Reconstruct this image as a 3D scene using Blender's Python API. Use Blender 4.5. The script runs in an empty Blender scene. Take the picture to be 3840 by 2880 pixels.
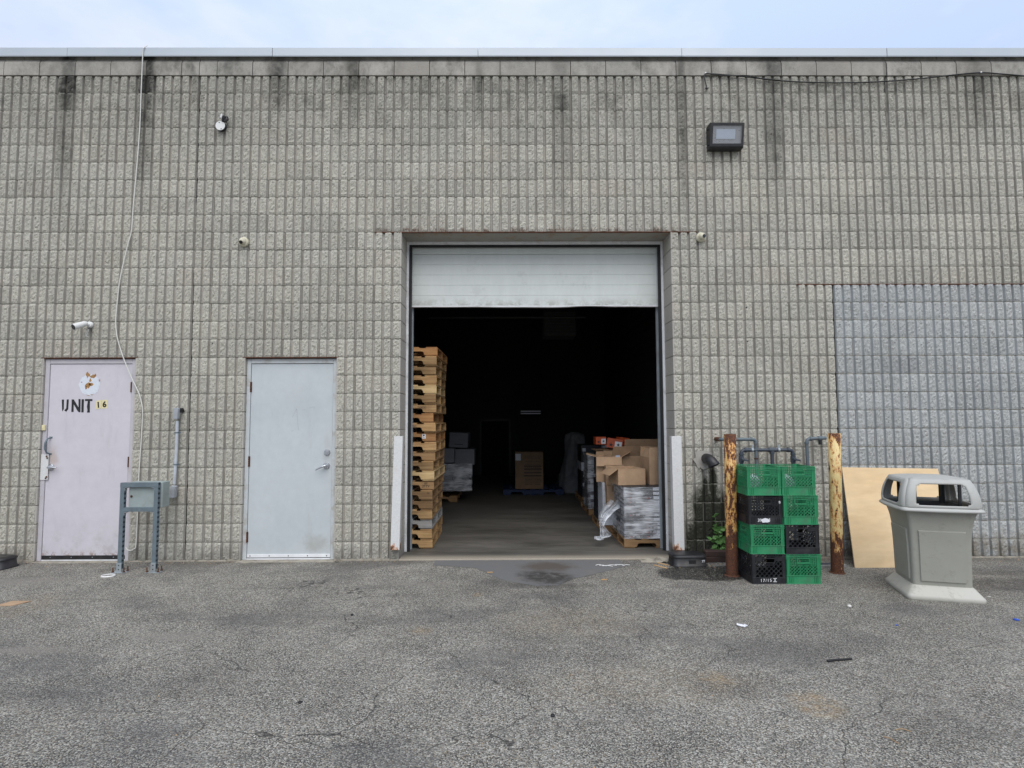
import bpy, math, random
from math import sin, cos, pi, radians, sqrt, atan2
from mathutils import Vector, Matrix, noise as mnoise
random.seed(7)
R = radians
SC = bpy.context.scene
COL = SC.collection

# ------------------------------------------------------------------ camera
P = .1016            # rib pitch of the split-face blocks
CH = .2032           # course height
NC = 27              # courses of ribbed block
FPX, PIT, YAW, ROLL = 2150., .063384, .005779, -.003298
CX, CD, CZ = 3.5434, 6.3695, 1.5229
_ct, _st, _cy, _sy, _cr, _sr = cos(PIT), sin(PIT), cos(YAW), sin(YAW), cos(ROLL), sin(ROLL)
FW = Vector((_sy*_ct, _cy*_ct, _st)); _rt = Vector((_cy, -_sy, 0)); _up = _rt.cross(FW)
RT = _cr*_rt + _sr*_up; UP = -_sr*_rt + _cr*_up
EYE = Vector((CX, -CD, CZ))
cd = bpy.data.cameras.new('camera'); cam = bpy.data.objects.new('camera', cd); COL.objects.link(cam)
M = Matrix((RT, UP, -FW)).transposed().to_4x4(); M.translation = EYE; cam.matrix_world = M
cd.sensor_width = 36; cd.lens = 36*FPX/3840; cd.clip_start = .05; cd.clip_end = 500
SC.camera = cam

def ray(px, py): return (FW + RT*((px-1920)/FPX) - UP*((py-1440)/FPX))
def W(px, py, Y):                     # point of the photograph lying at depth Y
    d = ray(px, py); return EYE + d*((Y+CD)/d.y)
def G(px, py, Z=0.):                  # point of the photograph lying at height Z
    d = ray(px, py); return EYE + d*((Z-CZ)/d.z)
def PX(p):
    d = Vector(p)-EYE; z = d.dot(FW); return (1920+FPX*d.dot(RT)/z, 1440-FPX*d.dot(UP)/z)

# ------------------------------------------------------------------ world and sun (bright overcast)
SUN_EL, SUN_AZ = R(50), R(8)
wd = bpy.data.worlds.new('World'); SC.world = wd; wd.use_nodes = True
nt = wd.node_tree; nt.nodes.clear(); L = nt.links
out = nt.nodes.new('ShaderNodeOutputWorld'); bg = nt.nodes.new('ShaderNodeBackground')
sky = nt.nodes.new('ShaderNodeTexSky'); sky.sky_type = 'NISHITA'; sky.sun_disc = False
sky.sun_elevation = SUN_EL; sky.sun_rotation = pi - SUN_AZ; sky.air_density = 1.; sky.dust_density = 2.
tc = nt.nodes.new('ShaderNodeTexCoord')
def wn(t, **k):
    n = nt.nodes.new(t)
    for a, b in k.items(): setattr(n, a, b)
    return n
sep = wn('ShaderNodeSeparateXYZ'); L.new(tc.outputs['Generated'], sep.inputs[0])
mp = wn('ShaderNodeMapping'); mp.inputs['Scale'].default_value = (1, 1, 2.4); L.new(tc.outputs['Generated'], mp.inputs[0])
cn = wn('ShaderNodeTexNoise'); cn.inputs['Scale'].default_value = 2.3; cn.inputs['Detail'].default_value = 7; cn.inputs['Roughness'].default_value = .55
L.new(mp.outputs[0], cn.inputs[0])
ccr = wn('ShaderNodeValToRGB'); L.new(cn.outputs[0], ccr.inputs[0])
ccr.color_ramp.elements[0].position = .40; ccr.color_ramp.elements[0].color = (.74, .90, 1.22, 1)
ccr.color_ramp.elements[1].position = .60; ccr.color_ramp.elements[1].color = (1.0, 1.07, 1.20, 1)
grad = wn('ShaderNodeMath', operation='MULTIPLY_ADD'); L.new(sep.outputs[2], grad.inputs[0]); grad.inputs[1].default_value = .62; grad.inputs[2].default_value = .38
cl = wn('ShaderNodeMath', operation='MAXIMUM'); L.new(grad.outputs[0], cl.inputs[0]); cl.inputs[1].default_value = .12
cm = wn('ShaderNodeVectorMath', operation='SCALE'); L.new(ccr.outputs[0], cm.inputs[0]); L.new(cl.outputs[0], cm.inputs['Scale'])
# the sky texture is physically bright: 0.1 of it, seen through the cloud sheet
sk = wn('ShaderNodeVectorMath', operation='SCALE'); L.new(sky.outputs[0], sk.inputs[0]); sk.inputs['Scale'].default_value = .12
mx = wn('ShaderNodeMix', data_type='RGBA'); mx.inputs[0].default_value = .84
L.new(sk.outputs[0], mx.inputs[6]); L.new(cm.outputs[0], mx.inputs[7])
L.new(mx.outputs[2], bg.inputs[0]); bg.inputs[1].default_value = 1.0; L.new(bg.outputs[0], out.inputs[0])
sl = bpy.data.lights.new('sun', 'SUN'); sl.energy = 1.45; sl.angle = R(55); sl.color = (1, .955, .88)
so = bpy.data.objects.new('sun', sl); COL.objects.link(so)
so.rotation_euler = (R(90)-SUN_EL, 0, SUN_AZ); so.location = (3, -20, 20)
vs = SC.view_settings; vs.view_transform = 'Standard'; vs.look = 'None'; vs.gamma = 1; vs.use_curve_mapping = False; vs.exposure = 0.44

# ------------------------------------------------------------------ node helper and materials
def S(r, g, b, k=1.):
    f = lambda c: ((c/255+.055)/1.055)**2.4 if c > 10 else c/255/12.92
    return (f(r)*k, f(g)*k, f(b)*k)
class NB:
    def __init__(s, name):
        s.m = bpy.data.materials.new(name); s.m.use_nodes = True; s.t = s.m.node_tree; s.t.nodes.clear()
        s.o = s.t.nodes.new('ShaderNodeOutputMaterial'); s.b = s.t.nodes.new('ShaderNodeBsdfPrincipled')
        s.t.links.new(s.b.outputs[0], s.o.inputs[0])
        g = s.t.nodes.new('ShaderNodeNewGeometry'); s.pos = g.outputs['Position']; s.nrm = g.outputs['Normal']; s.back = g.outputs['Backfacing']
        tcn = s.t.nodes.new('ShaderNodeTexCoord'); s.obj = tcn.outputs['Object']
        oi = s.t.nodes.new('ShaderNodeObjectInfo'); s.rnd = oi.outputs['Random']
    def put(s, sock, v):
        if v is None: return
        if isinstance(v, bpy.types.NodeSocket): s.t.links.new(v, sock)
        elif isinstance(v, (tuple, list)) and sock.type == 'RGBA' and len(v) == 3: sock.default_value = (*v, 1)
        else: sock.default_value = v
    def new(s, t, **k):
        n = s.t.nodes.new(t)
        for a, b in k.items(): setattr(n, a, b)
        return n
    def mt(s, op, a, b=None, c=None, clamp=False):
        n = s.new('ShaderNodeMath', operation=op, use_clamp=clamp)
        for i, v in enumerate((a, b, c)): s.put(n.inputs[i], v)
        return n.outputs[0]
    def vm(s, op, a, b=None, sc=None):
        n = s.new('ShaderNodeVectorMath', operation=op); s.put(n.inputs[0], a)
        if b is not None: s.put(n.inputs[1], b)
        if sc is not None: s.put(n.inputs['Scale'], sc)
        return n.outputs['Value'] if op in ('LENGTH', 'DISTANCE', 'DOT_PRODUCT') else n.outputs[0]
    def noise(s, sc, det=4, ro=.55, vec=None, col=False, stretch=None):
        if vec is None: vec = s.pos
        if stretch: vec = s.vm('MULTIPLY', vec, stretch)
        n = s.new('ShaderNodeTexNoise'); s.put(n.inputs['Vector'], vec)
        n.inputs['Scale'].default_value = sc; n.inputs['Detail'].default_value = det; n.inputs['Roughness'].default_value = ro
        return n.outputs['Color'] if col else n.outputs[0]
    def vor(s, sc, feat='F1', vec=None, rand=1.):
        n = s.new('ShaderNodeTexVoronoi', feature=feat); s.put(n.inputs['Vector'], vec if vec is not None else s.pos)
        n.inputs['Scale'].default_value = sc; n.inputs['Randomness'].default_value = rand
        return n.outputs
    def rng(s, v, a, b, c=0., d=1., smooth=True):
        n = s.new('ShaderNodeMapRange', interpolation_type='SMOOTHSTEP' if smooth else 'LINEAR', clamp=True); s.put(n.inputs[0], v)
        for i, q in enumerate((a, b, c, d)): s.put(n.inputs[1+i], q)
        return n.outputs[0]
    def mix(s, f, a, b, mode='MIX'):
        n = s.new('ShaderNodeMix', data_type='RGBA', blend_type=mode, clamp_factor=True)
        s.put(n.inputs[0], f); s.put(n.inputs[6], a); s.put(n.inputs[7], b); return n.outputs[2]
    def scale(s, c, f): return s.vm('SCALE', c, sc=f)
    def ramp(s, v, els):
        n = s.new('ShaderNodeValToRGB'); s.put(n.inputs[0], v); e = n.color_ramp.elements
        while len(e) < len(els): e.new(.5)
        for q, (p, c) in zip(e, els): q.position = p; q.color = (*c, 1) if len(c) == 3 else c
        return n.outputs[0]
    def sep(s, v):
        n = s.new('ShaderNodeSeparateXYZ'); s.put(n.inputs[0], v); return n.outputs
    def comb(s, x=0., y=0., z=0.):
        n = s.new('ShaderNodeCombineXYZ'); s.put(n.inputs[0], x); s.put(n.inputs[1], y); s.put(n.inputs[2], z); return n.outputs[0]
    def blob(s, c, r, soft=.5, jit=None, amp=.5):
        v = s.vm('MULTIPLY', s.vm('SUBTRACT', s.pos, c), tuple(0. if q is None else 1./q for q in r))
        d = s.vm('LENGTH', v)
        if jit is not None: d = s.mt('ADD', d, s.mt('MULTIPLY', s.mt('SUBTRACT', jit, .5), amp*2))
        return s.rng(d, 1., 1.-soft)
    def mx2(s, *a):
        r = a[0]
        for b in a[1:]: r = s.mt('MAXIMUM', r, b)
        return r
    def done(s, col, rough=.8, metal=0., h=None, hs=.3, hd=.01, alpha=None, spec=None, emis=None, es=0., trans=None, ior=None):
        s.put(s.b.inputs['Base Color'], col); s.put(s.b.inputs['Roughness'], rough); s.put(s.b.inputs['Metallic'], metal)
        if spec is not None: s.put(s.b.inputs['Specular IOR Level'], spec)
        if alpha is not None: s.put(s.b.inputs['Alpha'], alpha)
        if trans is not None: s.put(s.b.inputs['Transmission Weight'], trans)
        if emis is not None: s.put(s.b.inputs['Emission Color'], emis); s.put(s.b.inputs['Emission Strength'], es)
        if h is not None:
            n = s.new('ShaderNodeBump'); n.inputs['Strength'].default_value = hs; n.inputs['Distance'].default_value = hd
            s.put(n.inputs['Height'], h); s.t.links.new(n.outputs[0], s.b.inputs['Normal'])
        return s.m
def plain(name, col, rough=.6, metal=0., var=.18, sc=14., dirt=None, da=.35, dsc=5., bump=.15, obj=True, spec=None, rndv=.0, fine=90.):
    n = NB(name); v = n.obj if obj else n.pos
    a = n.noise(sc, 5, .6, v); c = n.scale(col, n.rng(a, .25, .75, 1-var, 1+var, False))
    if rndv: c = n.scale(c, n.rng(n.rnd, 0, 1, 1-rndv, 1+rndv, False))
    if dirt is not None:
        d = n.noise(dsc, 8, .65, v); c = n.mix(n.mt('MULTIPLY', n.rng(d, .48, .68), da), c, dirt)
    h = n.noise(fine, 4, .6, v)
    return n.done(c, n.rng(a, .3, .7, rough-.07, min(1, rough+.1)), metal, h, bump, .003, spec=spec)
MT = {}
def wallpos_px(px, py): p = W(px, py, 0.); return (p.x, 0., p.z)
def block_tint(n):
    x, y, z = n.sep(n.pos)
    row = n.mt('FLOOR', n.mt('DIVIDE', z, CH)); par = n.mt('FLOORED_MODULO', row, 2.)
    col = n.mt('FLOOR', n.mt('DIVIDE', n.mt('ADD', x, n.mt('MULTIPLY', par, 2*P)), 4*P))
    w = n.new('ShaderNodeTexWhiteNoise', noise_dimensions='2D'); n.put(w.inputs[0], n.comb(row, col)); return w.outputs['Value'], w.outputs['Color'], z
def streaks(n):
    j = n.noise(3.2, 6, .7, stretch=(1.6, 1, .8)); j2 = n.noise(9, 5, .6)
    L_ = [(145, 300, 20, 190, .7), (315, 335, 26, 120, .75), (600, 225, 40, 55, .6), (762, 230, 35, 90, .55), (1035, 232, 17, 60, .7), (1130, 215, 60, 50, .3),
          (1212, 300, 42, 190, .55), (1472, 330, 28, 200, 1.), (1668, 330, 55, 170, .6), (1912, 330, 26, 220, .75), (2110, 235, 70, 85, .55), (500, 205, 90, 40, .3), (900, 190, 120, 30, .3),
          (1780, 200, 120, 30, .4), (1330, 210, 90, 40, .25), (235, 190, 80, 36, .3)]
    m = None
    for x, y, rx, ry, k in L_:
        c = wallpos_px(x*1.736, 165*1.736); c2 = wallpos_px((x+rx)*1.736, (y+ry*1.15)*1.736)
        b = n.mt('MULTIPLY', n.blob(c, (c2[0]-c[0], None, c[2]-c2[2]), .85, j, .5), min(1., k*1.35))
        m = b if m is None else n.mt('MAXIMUM', m, b)
    top = n.mt('MULTIPLY', n.rng(n.sep(n.pos)[2], 4.3, 5.5), n.rng(j, .36, .66, .15, .62))
    m = n.mt('MAXIMUM', m, top)
    return n.mt('MULTIPLY', m, n.rng(j2, .25, .65, .7, 1.1))
def algae(n):
    j = n.noise(6, 6, .7)
    a = None
    for x, y, rx, ry, k in [(1532, 1125, 56, 115, 1.), (1512, 1170, 50, 75, 1.), (1562, 1150, 38, 110, 1.), (1540, 1045, 17, 75, .9), (1525, 1060, 10, 60, .8), (1500, 1200, 60, 40, .8), (1532, 1145, 62, 80, 1.)]:
        c = wallpos_px(x*1.736, y*1.736); c2 = wallpos_px((x+rx)*1.736, (y+ry)*1.736)
        b = n.mt('MULTIPLY', n.blob(c, (c2[0]-c[0], None, c[2]-c2[2]), .8, j, .5), k); a = b if a is None else n.mt('MAXIMUM', a, b)
    return n.mt('MULTIPLY', a, 1.6, clamp=True)
def mk_block(name, base, warm, smooth=False, painted=False):
    n = NB(name); wv, wc, z = block_tint(n)
    fine = n.noise(150, 5, .65); med = n.noise(42, 6, .7, stretch=(1, 1, 1.5)); big = n.noise(1.3, 5, .6)
    c = n.mix(n.rng(big, .35, .7), base, warm)
    c = n.scale(c, n.rng(wv, 0, 1, .90, 1.09, False))
    sp = n.vor(230)[0]
    if not smooth:
        c = n.scale(c, n.rng(med, .3, .72, .72, 1.2, False))
        agg = n.vor(120)
        c = n.mix(n.mt('MULTIPLY', n.rng(n.sep(agg[1])[0], .74, .9), .38), c, (.56, .53, .46))
        c = n.mix(n.mt('MULTIPLY', n.rng(n.sep(agg[1])[1], .8, .92), .5), c, (.12, .115, .105))
    else:
        c = n.scale(c, n.rng(med, .3, .7, .88, 1.08, False))
        c = n.mix(n.mt('MULTIPLY', n.rng(n.noise(110, 2, .5), .66, .72), .6), c, (.09, .085, .08))
    if not painted:
        c = n.mix(n.mt('MULTIPLY', n.rng(n.sep(wc)[1], .86, .98), .13), c, (.33, .27, .21))
        c = n.mix(n.mt('MULTIPLY', n.mt('MULTIPLY', streaks(n), n.rng(wv, .1, .9, .55, 1.15, False)), .96), c, (.05, .049, .043))
        c = n.mix(n.mt('MULTIPLY', algae(n), .95), c, n.mix(n.rng(fine, .4, .6), (.012, .014, .008), (.028, .031, .018)))
        r = n.noise(7, 5, .7)
        rz = n.mt('MULTIPLY', n.rng(n.mt('ABSOLUTE', n.mt('SUBTRACT', z, 18*CH+.02)), .05, 0), n.mt('MULTIPLY', n.rng(r, .45, .62), n.rng(n.mt('ABSOLUTE', n.mt('SUBTRACT', n.sep(n.pos)[0], 38*P)), 20*P, 15*P)))
        c = n.mix(n.mt('MULTIPLY', rz, .8), c, (.10, .045, .025))
    else:
        c = n.mix(n.mt('MULTIPLY', n.rng(n.sep(wc)[1], .93, .99), .32), c, S(110, 112, 116))
        lo = n.mt('MULTIPLY', n.rng(z, .45, .05), n.rng(n.noise(4, 5, .7), .42, .6)); c = n.mix(n.mt('MULTIPLY', lo, .7), c, (.23, .19, .13))
    base_d = n.mt('MULTIPLY', n.rng(z, .22, .0), n.rng(n.noise(5, 5, .7), .3, .62)); c = n.mix(n.mt('MULTIPLY', base_d, .55), c, (.10, .095, .085))
    h = n.mt('ADD', n.mt('MULTIPLY', fine, .35), med)
    return n.done(c, .92, 0, h, .35 if smooth else .95, .003 if smooth else .012, spec=.25)
MT['split'] = mk_block('split_face_concrete', (.485, .468, .405), (.505, .482, .408))
MT['rib'] = mk_block('moulded_concrete', (.405, .388, .350), (.415, .390, .343), True)
MT['psplit'] = mk_block('grey_painted_split_face', (.445, .460, .452), (.452, .458, .445), False, True)
MT['prib'] = mk_block('grey_painted_moulded', (.425, .448, .452), (.43, .445, .445), True, True)
MT['smooth'] = mk_block('smooth_block', (.45, .43, .385), (.465, .435, .385), True)
MT['mortar'] = plain('mortar', (.25, .24, .205), .95, var=.3, sc=6, obj=False)

def mk_asphalt():
    n = NB('worn_asphalt')
    warp = n.vm('ADD', n.pos, n.vm('SCALE', n.noise(60, 2, .5, col=True), sc=.006))
    v = n.vor(132, vec=warp); cr_, cg, cb = n.sep(v[1])
    v2 = n.vor(70, vec=warp); dr, dg, db = n.sep(v2[1])
    big = n.noise(.55, 6, .6); mid = n.noise(2.6, 6, .65); fine = n.noise(240, 3, .6)
    stone = n.ramp(cr_, [(0, (.098, .094, .084)), (.3, (.190, .183, .162)), (.65, (.305, .294, .26)), (.9, (.43, .412, .36)), (1, (.54, .52, .46))])
    stone = n.mix(n.mt('MULTIPLY', n.rng(cg, .72, .95), .55), stone, (.30, .235, .155))
    stone = n.mix(n.mt('MULTIPLY', n.rng(cb, .86, .97), .4), stone, (.20, .13, .10))
    # binder between the stones; how much of it shows varies with wear
    wear = n.rng(mid, .32, .70, .46, .66, False)
    c = n.mix(n.rng(v[0], wear, n.mt('ADD', wear, .14)), stone, (.056, .053, .048))
    st2 = n.mix(n.rng(dr, .2, .9), (.21, .205, .18), (.45, .435, .38))
    c = n.mix(n.mt('MULTIPLY', n.rng(v2[0], .36, .30), n.rng(dg, .62, .66)), c, st2)
    c = n.scale(c, n.rng(big, .3, .7, .80, 1.16, False))
    c = n.mix(n.mt('MULTIPLY', n.rng(n.noise(.9, 5, .6, stretch=(.8, 1.6, 1)), .5, .66), .40), c, (.080, .078, .080))
    c = n.mix(n.mt('MULTIPLY', n.rng(n.noise(1.7, 7, .7, stretch=(.55, 1.5, 1)), .54, .64), .20), c, (.07, .068, .068))
    # dusty tan patches
    jt = n.noise(3, 6, .7)
    def gp(px, py): p = G(px, py); return (p.x, p.y, 0.)
    def gb(px, py, rx, ry, soft=.6, amp=.45): return n.blob(gp(px, py), (rx, ry, None), soft, jt, amp)
    tan = n.mx2(n.mt('MULTIPLY', gb(2680, 2545, .16, .16), .9), n.mt('MULTIPLY', gb(3060, 2640, .17, .20), 1.), n.mt('MULTIPLY', gb(2150, 2330, .7, .42), .32),
                n.mt('MULTIPLY', gb(1580, 2365, .11, .13), .7), n.mt('MULTIPLY', gb(1790, 2230, .08, .1), .7), n.mt('MULTIPLY', gb(60, 2280, .35, .5), .35), n.mt('MULTIPLY', gb(2450, 2560, .9, .35), .26))
    tan = n.mt('MULTIPLY', tan, n.rng(n.noise(13, 6, .75), .40, .60, .15, 1.))
    c = n.mix(n.mt('MULTIPLY', tan, .72), c, n.mix(n.rng(cr_, .2, .9), (.22, .155, .085), (.40, .31, .19)))
    # fine dusty hollows, where silt hides the stones
    silt = n.mx2(gb(640, 2385, .42, .13), gb(120, 2440, .4, .1), gb(60, 2180, .7, .16), gb(1560, 2190, .5, .09))
    c = n.mix(n.mt('MULTIPLY', silt, .55), c, n.scale((.235, .215, .19), n.rng(fine, .3, .7, .8, 1.15, False)))
    # oil / wet stains
    dark = n.mx2(n.mt('MULTIPLY', gb(2045, 2172, .32, .26, .7), 1.), n.mt('MULTIPLY', gb(2060, 2195, .62, .12), .55), n.mt('MULTIPLY', gb(3790, 2190, .75, .3), .62),
                 n.mt('MULTIPLY', gb(3820, 2150, .7, .12), .45), n.mt('MULTIPLY', gb(2190, 2400, .9, .1), .20), n.mt('MULTIPLY', gb(760, 2560, .35, .3), .25), n.mt('MULTIPLY', gb(2750, 2560, .4, .3), .18),
                 n.mt('MULTIPLY', gb(30, 2620, .4, .15), .25), n.mt('MULTIPLY', gb(3600, 2700, .7, .4), .25), n.mt('MULTIPLY', gb(1250, 2330, 1.2, .12), .16))
    dark = n.mt('MULTIPLY', dark, n.rng(n.noise(11, 6, .75), .36, .56, .35, 1.))
    c = n.mix(n.mt('MULTIPLY', dark, .92), c, (.040, .036, .033))
    foot = n.mt('MULTIPLY', n.rng(n.sep(n.pos)[1], -.30, -.02), n.rng(n.noise(3.5, 6, .7), .38, .62)); c = n.mix(n.mt('MULTIPLY', foot, .62), c, (.105, .092, .072))
    wet = n.mx2(gb(2640, 2150, .52, .30, .15, .35), gb(2790, 2140, .40, .22, .2, .3))
    wetc = n.mix(n.mt('MULTIPLY', n.rng(cr_, .58, .68), n.rng(v[0], .50, .40)), (.010, .010, .010), (.44, .42, .36))
    c = n.mix(wet, c, wetc)
    # cracks
    wv = n.vm('ADD', n.pos, n.vm('SCALE', n.noise(2.6, 3, .55, col=True), sc=.30))
    e1 = n.vor(.95, 'DISTANCE_TO_EDGE', wv)[0]; e2 = n.vor(2.6, 'DISTANCE_TO_EDGE', wv)[0]
    k1 = n.mt('MULTIPLY', n.rng(e1, .0042, .0012), n.mt('MULTIPLY', n.rng(n.sep(n.pos)[0], .2, 1.6),
                n.mt('MULTIPLY', n.rng(n.noise(1.1, 3, .5), .44, .54), n.rng(n.noise(9, 3, .6), .36, .46))))
    py_ = n.sep(n.pos)
    near = n.mx2(gb(1950, 2230, 1.3, .7, .5), gb(2500, 2350, .8, .9, .5))
    k2 = n.mt('MULTIPLY', n.mt('MULTIPLY', n.rng(e2, .008, .002), near), n.rng(n.noise(2.1, 3, .5), .42, .55))
    crk = n.mt('MAXIMUM', k1, k2)
    c = n.mix(n.mt('MULTIPLY', crk, .78), c, (.030, .028, .026))
    h = n.mt('SUBTRACT', n.mt('MULTIPLY', n.rng(v[0], .15, .6, 1, 0), 1.), n.mt('MULTIPLY', crk, 1.2))
    rough = n.mt('SUBTRACT', .9, n.mt('MULTIPLY', wet, .5))
    return n.done(c, rough, 0, h, .55, .005, spec=.35)
MT['asphalt'] = mk_asphalt()
def mk_patch():
    n = NB('fresh_asphalt_patch'); a = n.noise(4, 6, .65); f = n.noise(300, 3, .6)
    c = n.scale((.150, .148, .145), n.rng(f, .3, .7, .75, 1.25, False)); c = n.mix(n.mt('MULTIPLY', n.rng(a, .5, .68), .5), c, (.19, .17, .15))
    p = G(2045, 2172); j = n.noise(3, 6, .7); md_ = n.rng(n.noise(11, 6, .75), .36, .56, .35, 1.)
    c = n.mix(n.mt('MULTIPLY', n.mt('MULTIPLY', n.blob((p.x, p.y+.06, 0), (.36, .34, None), .6, j, .5), md_), .93), c, (.035, .030, .026))
    p2 = G(2055, 2125); c = n.mix(n.mt('MULTIPLY', n.blob((p2.x, p2.y, 0), (.36, .24, None), .6, n.noise(7, 6, .75), .6), .75), c, (.08, .06, .045))
    return n.done(c, .85, 0, f, .25, .003)
MT['patch'] = mk_patch()
def mk_floor():
    n = NB('warehouse_floor_concrete'); a = n.noise(1.4, 7, .65, stretch=(.5, 1.6, 1)); b = n.noise(9, 5, .6, stretch=(.4, 2.2, 1)); f = n.noise(200, 2, .5)
    c = n.scale((.125, .116, .10), n.rng(a, .3, .7, .55, 1.25, False)); c = n.scale(c, n.rng(b, .3, .7, .82, 1.12, False))
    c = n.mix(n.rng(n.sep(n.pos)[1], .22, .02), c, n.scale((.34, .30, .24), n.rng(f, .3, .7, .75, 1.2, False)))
    return n.done(c, n.rng(a, .3, .7, .5, .8), 0, b, .15, .004)
MT['floor'] = mk_floor()
MT['sill'] = plain('old_concrete', (.33, .30, .245), .95, var=.3, sc=9, dirt=(.11, .095, .075), da=.7, dsc=11, bump=.6, obj=False)
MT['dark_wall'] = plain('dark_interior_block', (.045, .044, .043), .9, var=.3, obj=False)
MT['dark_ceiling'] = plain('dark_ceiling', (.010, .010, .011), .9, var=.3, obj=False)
MT['coping'] = plain('prefinished_metal', (.47, .515, .555), .38, .15, var=.05, sc=1.5, bump=.03, obj=False)
MT['soffit'] = plain('painted_steel_lintel', (.36, .34, .30), .7, var=.08, dirt=(.30, .19, .09), da=.55, dsc=6, obj=False)
MT['rust'] = plain('rusty_steel', (.105, .042, .022), .9, var=.5, sc=40, dirt=(.03, .018, .013), da=.8, dsc=20)
MT['alu'] = plain('white_aluminium', (.76, .77, .78), .45, .0, var=.08, dirt=(.3, .28, .25), da=.4, obj=False)
MT['rubber'] = plain('black_rubber', (.012, .012, .013), .6)
MT['black'] = plain('black_plastic', (.016, .016, .018), .42, var=.3, dirt=(.07, .065, .06), da=.35)
MT['wpl'] = plain('white_plastic', (.74, .74, .72), .4, var=.04)
MT['cream'] = plain('aged_cream_plastic', (.62, .585, .45), .45, var=.06, dirt=(.35, .29, .16), da=.35, dsc=20)
MT['lens'] = plain('dark_lens', (.01, .01, .012), .12, spec=.8)
MT['steel'] = plain('satin_steel', (.52, .53, .55), .32, .85, var=.06)
MT['galv'] = plain('galvanised_grey', (.33, .37, .39), .5, .25, var=.12, dirt=(.2, .17, .14), da=.25)
MT['strut'] = plain('blue_grey_painted_strut', (.135, .175, .20), .55, .1, var=.15, dirt=(.1, .09, .08), da=.4, dsc=9)
MT['encl'] = plain('pale_green_grey_enclosure', (.30, .35, .345), .5, 0, var=.07, dirt=(.2, .2, .17), da=.4)
MT['conduit'] = plain('grey_pvc', (.47, .50, .54), .45, var=.08, dirt=(.25, .25, .24), da=.4)
MT['fitting'] = plain('grey_pvc_fitting', (.35, .37, .40), .5, var=.08, dirt=(.2, .2, .19), da=.4)
MT['cable'] = plain('white_cable', (.66, .65, .60), .5, var=.08, obj=False)
MT['bcable'] = plain('black_cable', (.012, .012, .012), .5)
MT['pipe'] = plain('blue_grey_pipe_paint', (.115, .15, .172), .5, .1, var=.2, dirt=(.12, .07, .04), da=.45, dsc=14)
MT['dpipe'] = plain('dark_blue_grey_pipe', (.05, .062, .08), .45, .1, var=.2, dirt=(.1, .1, .1), da=.35)
MT['green'] = plain('green_crate_plastic', (.022, .235, .098), .46, var=.16, dirt=(.07, .15, .09), da=.55, dsc=8, bump=.08)
MT['bcrate'] = plain('black_crate_plastic', (.013, .014, .017), .4, var=.3, dirt=(.05, .05, .05), da=.5, dsc=8, bump=.08)
MT['print'] = plain('white_print', (.75, .76, .78), .6, var=.1)
MT['decalw'] = plain('off_white_sticker', (.66, .69, .75), .6, var=.08, sc=60)
MT['decalt'] = plain('old_glue', (.36, .20, .075), .8, var=.4, sc=70)
MT['tape'] = plain('black_tape', (.012, .012, .013), .45)
MT['sticker'] = plain('yellowed_sticker', (.72, .64, .38), .5, var=.05)
MT['rockl'] = plain('white_stone', (.62, .6, .56), .8, var=.1)
MT['blue'] = plain('blue_scrap', (.02, .09, .55), .4)
MT['bluep'] = plain('blue_painted_pallet', (.006, .024, .085), .6, var=.2)
MT['paper'] = plain('white_paper', (.72, .72, .76), .7, var=.06)
MT['orange'] = plain('orange_print_card', (.42, .075, .022), .45, var=.1)
MT['greycard'] = plain('grey_wrapped_card', (.155, .163, .178), .45, var=.15, rndv=.15)
MT['blackcard'] = plain('black_printed_card', (.022, .023, .027), .45, var=.2)
MT['whitecard'] = plain('white_card', (.60, .62, .66), .5, var=.1)
MT['redprint'] = plain('red_print', (.16, .02, .015), .5)
MT['greyprint'] = plain('grey_print', (.25, .25, .26), .5)
MT['dkprint'] = plain('dark_brown_print', (.045, .03, .018), .6)
MT['fabric'] = plain('dull_white_sheeting', (.17, .175, .175), .6, var=.25)
MT['brick'] = plain('dark_red_brick', (.06, .035, .028), .85, var=.3, dirt=(.02, .02, .018), da=.6)
MT['leaf'] = plain('weed_leaf', (.11, .25, .06), .5, var=.35, sc=30, rndv=.2)
MT['stem'] = plain('weed_stem', (.09, .17, .05), .6)
def mk_card(name, c0):
    n = NB(name); fl = n.noise(6, 4, .6, n.obj); w = n.noise(30, 3, .5, n.obj, stretch=(1, 1, 6))
    c = n.scale(c0, n.rng(fl, .3, .7, .82, 1.12, False)); c = n.scale(c, n.rng(n.rnd, 0, 1, .88, 1.1, False))
    return n.done(c, .75, 0, n.mt('ADD', fl, n.mt('MULTIPLY', w, .15)), .4, .012)
MT['card'] = mk_card('brown_cardboard', (.43, .285, .175))
MT['card2'] = mk_card('brown_carton_print', (.27, .17, .095))
def mk_wood(name, c0, c1, axis='X', rv=.25, knots=True):
    n = NB(name); v = n.vm('ADD', n.obj, n.vm('SCALE', n.comb(n.rnd, n.rnd, n.rnd), sc=37.))
    st = {'X': (2.2, 40, 40), 'Y': (40, 2.2, 40), 'Z': (40, 40, 2.2)}[axis]
    g = n.noise(1.2, 6, .65, v, stretch=st); b = n.noise(3.0, 5, .6, v)
    c = n.mix(n.rng(g, .3, .72), c0, c1)
    c = n.scale(c, n.rng(n.rnd, 0, 1, 1-rv, 1+rv, False)); c = n.scale(c, n.rng(b, .3, .7, .74, 1.16, False))
    if knots:
        k = n.vor(3.4, vec=n.vm('MULTIPLY', v, (1, 1.8, 1.8)))[0]; c = n.mix(n.mt('MULTIPLY', n.rng(k, .09, .04), .7), c, (.07, .032, .014))
    return n.done(c, .82, 0, g, .35, .004)
MT['wood'] = mk_wood('pallet_wood', (.27, .150, .060), (.46, .295, .135), rv=.32)
MT['woodo'] = mk_wood('orange_pallet_wood', (.30, .135, .045), (.44, .235, .095), rv=.25)
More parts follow.
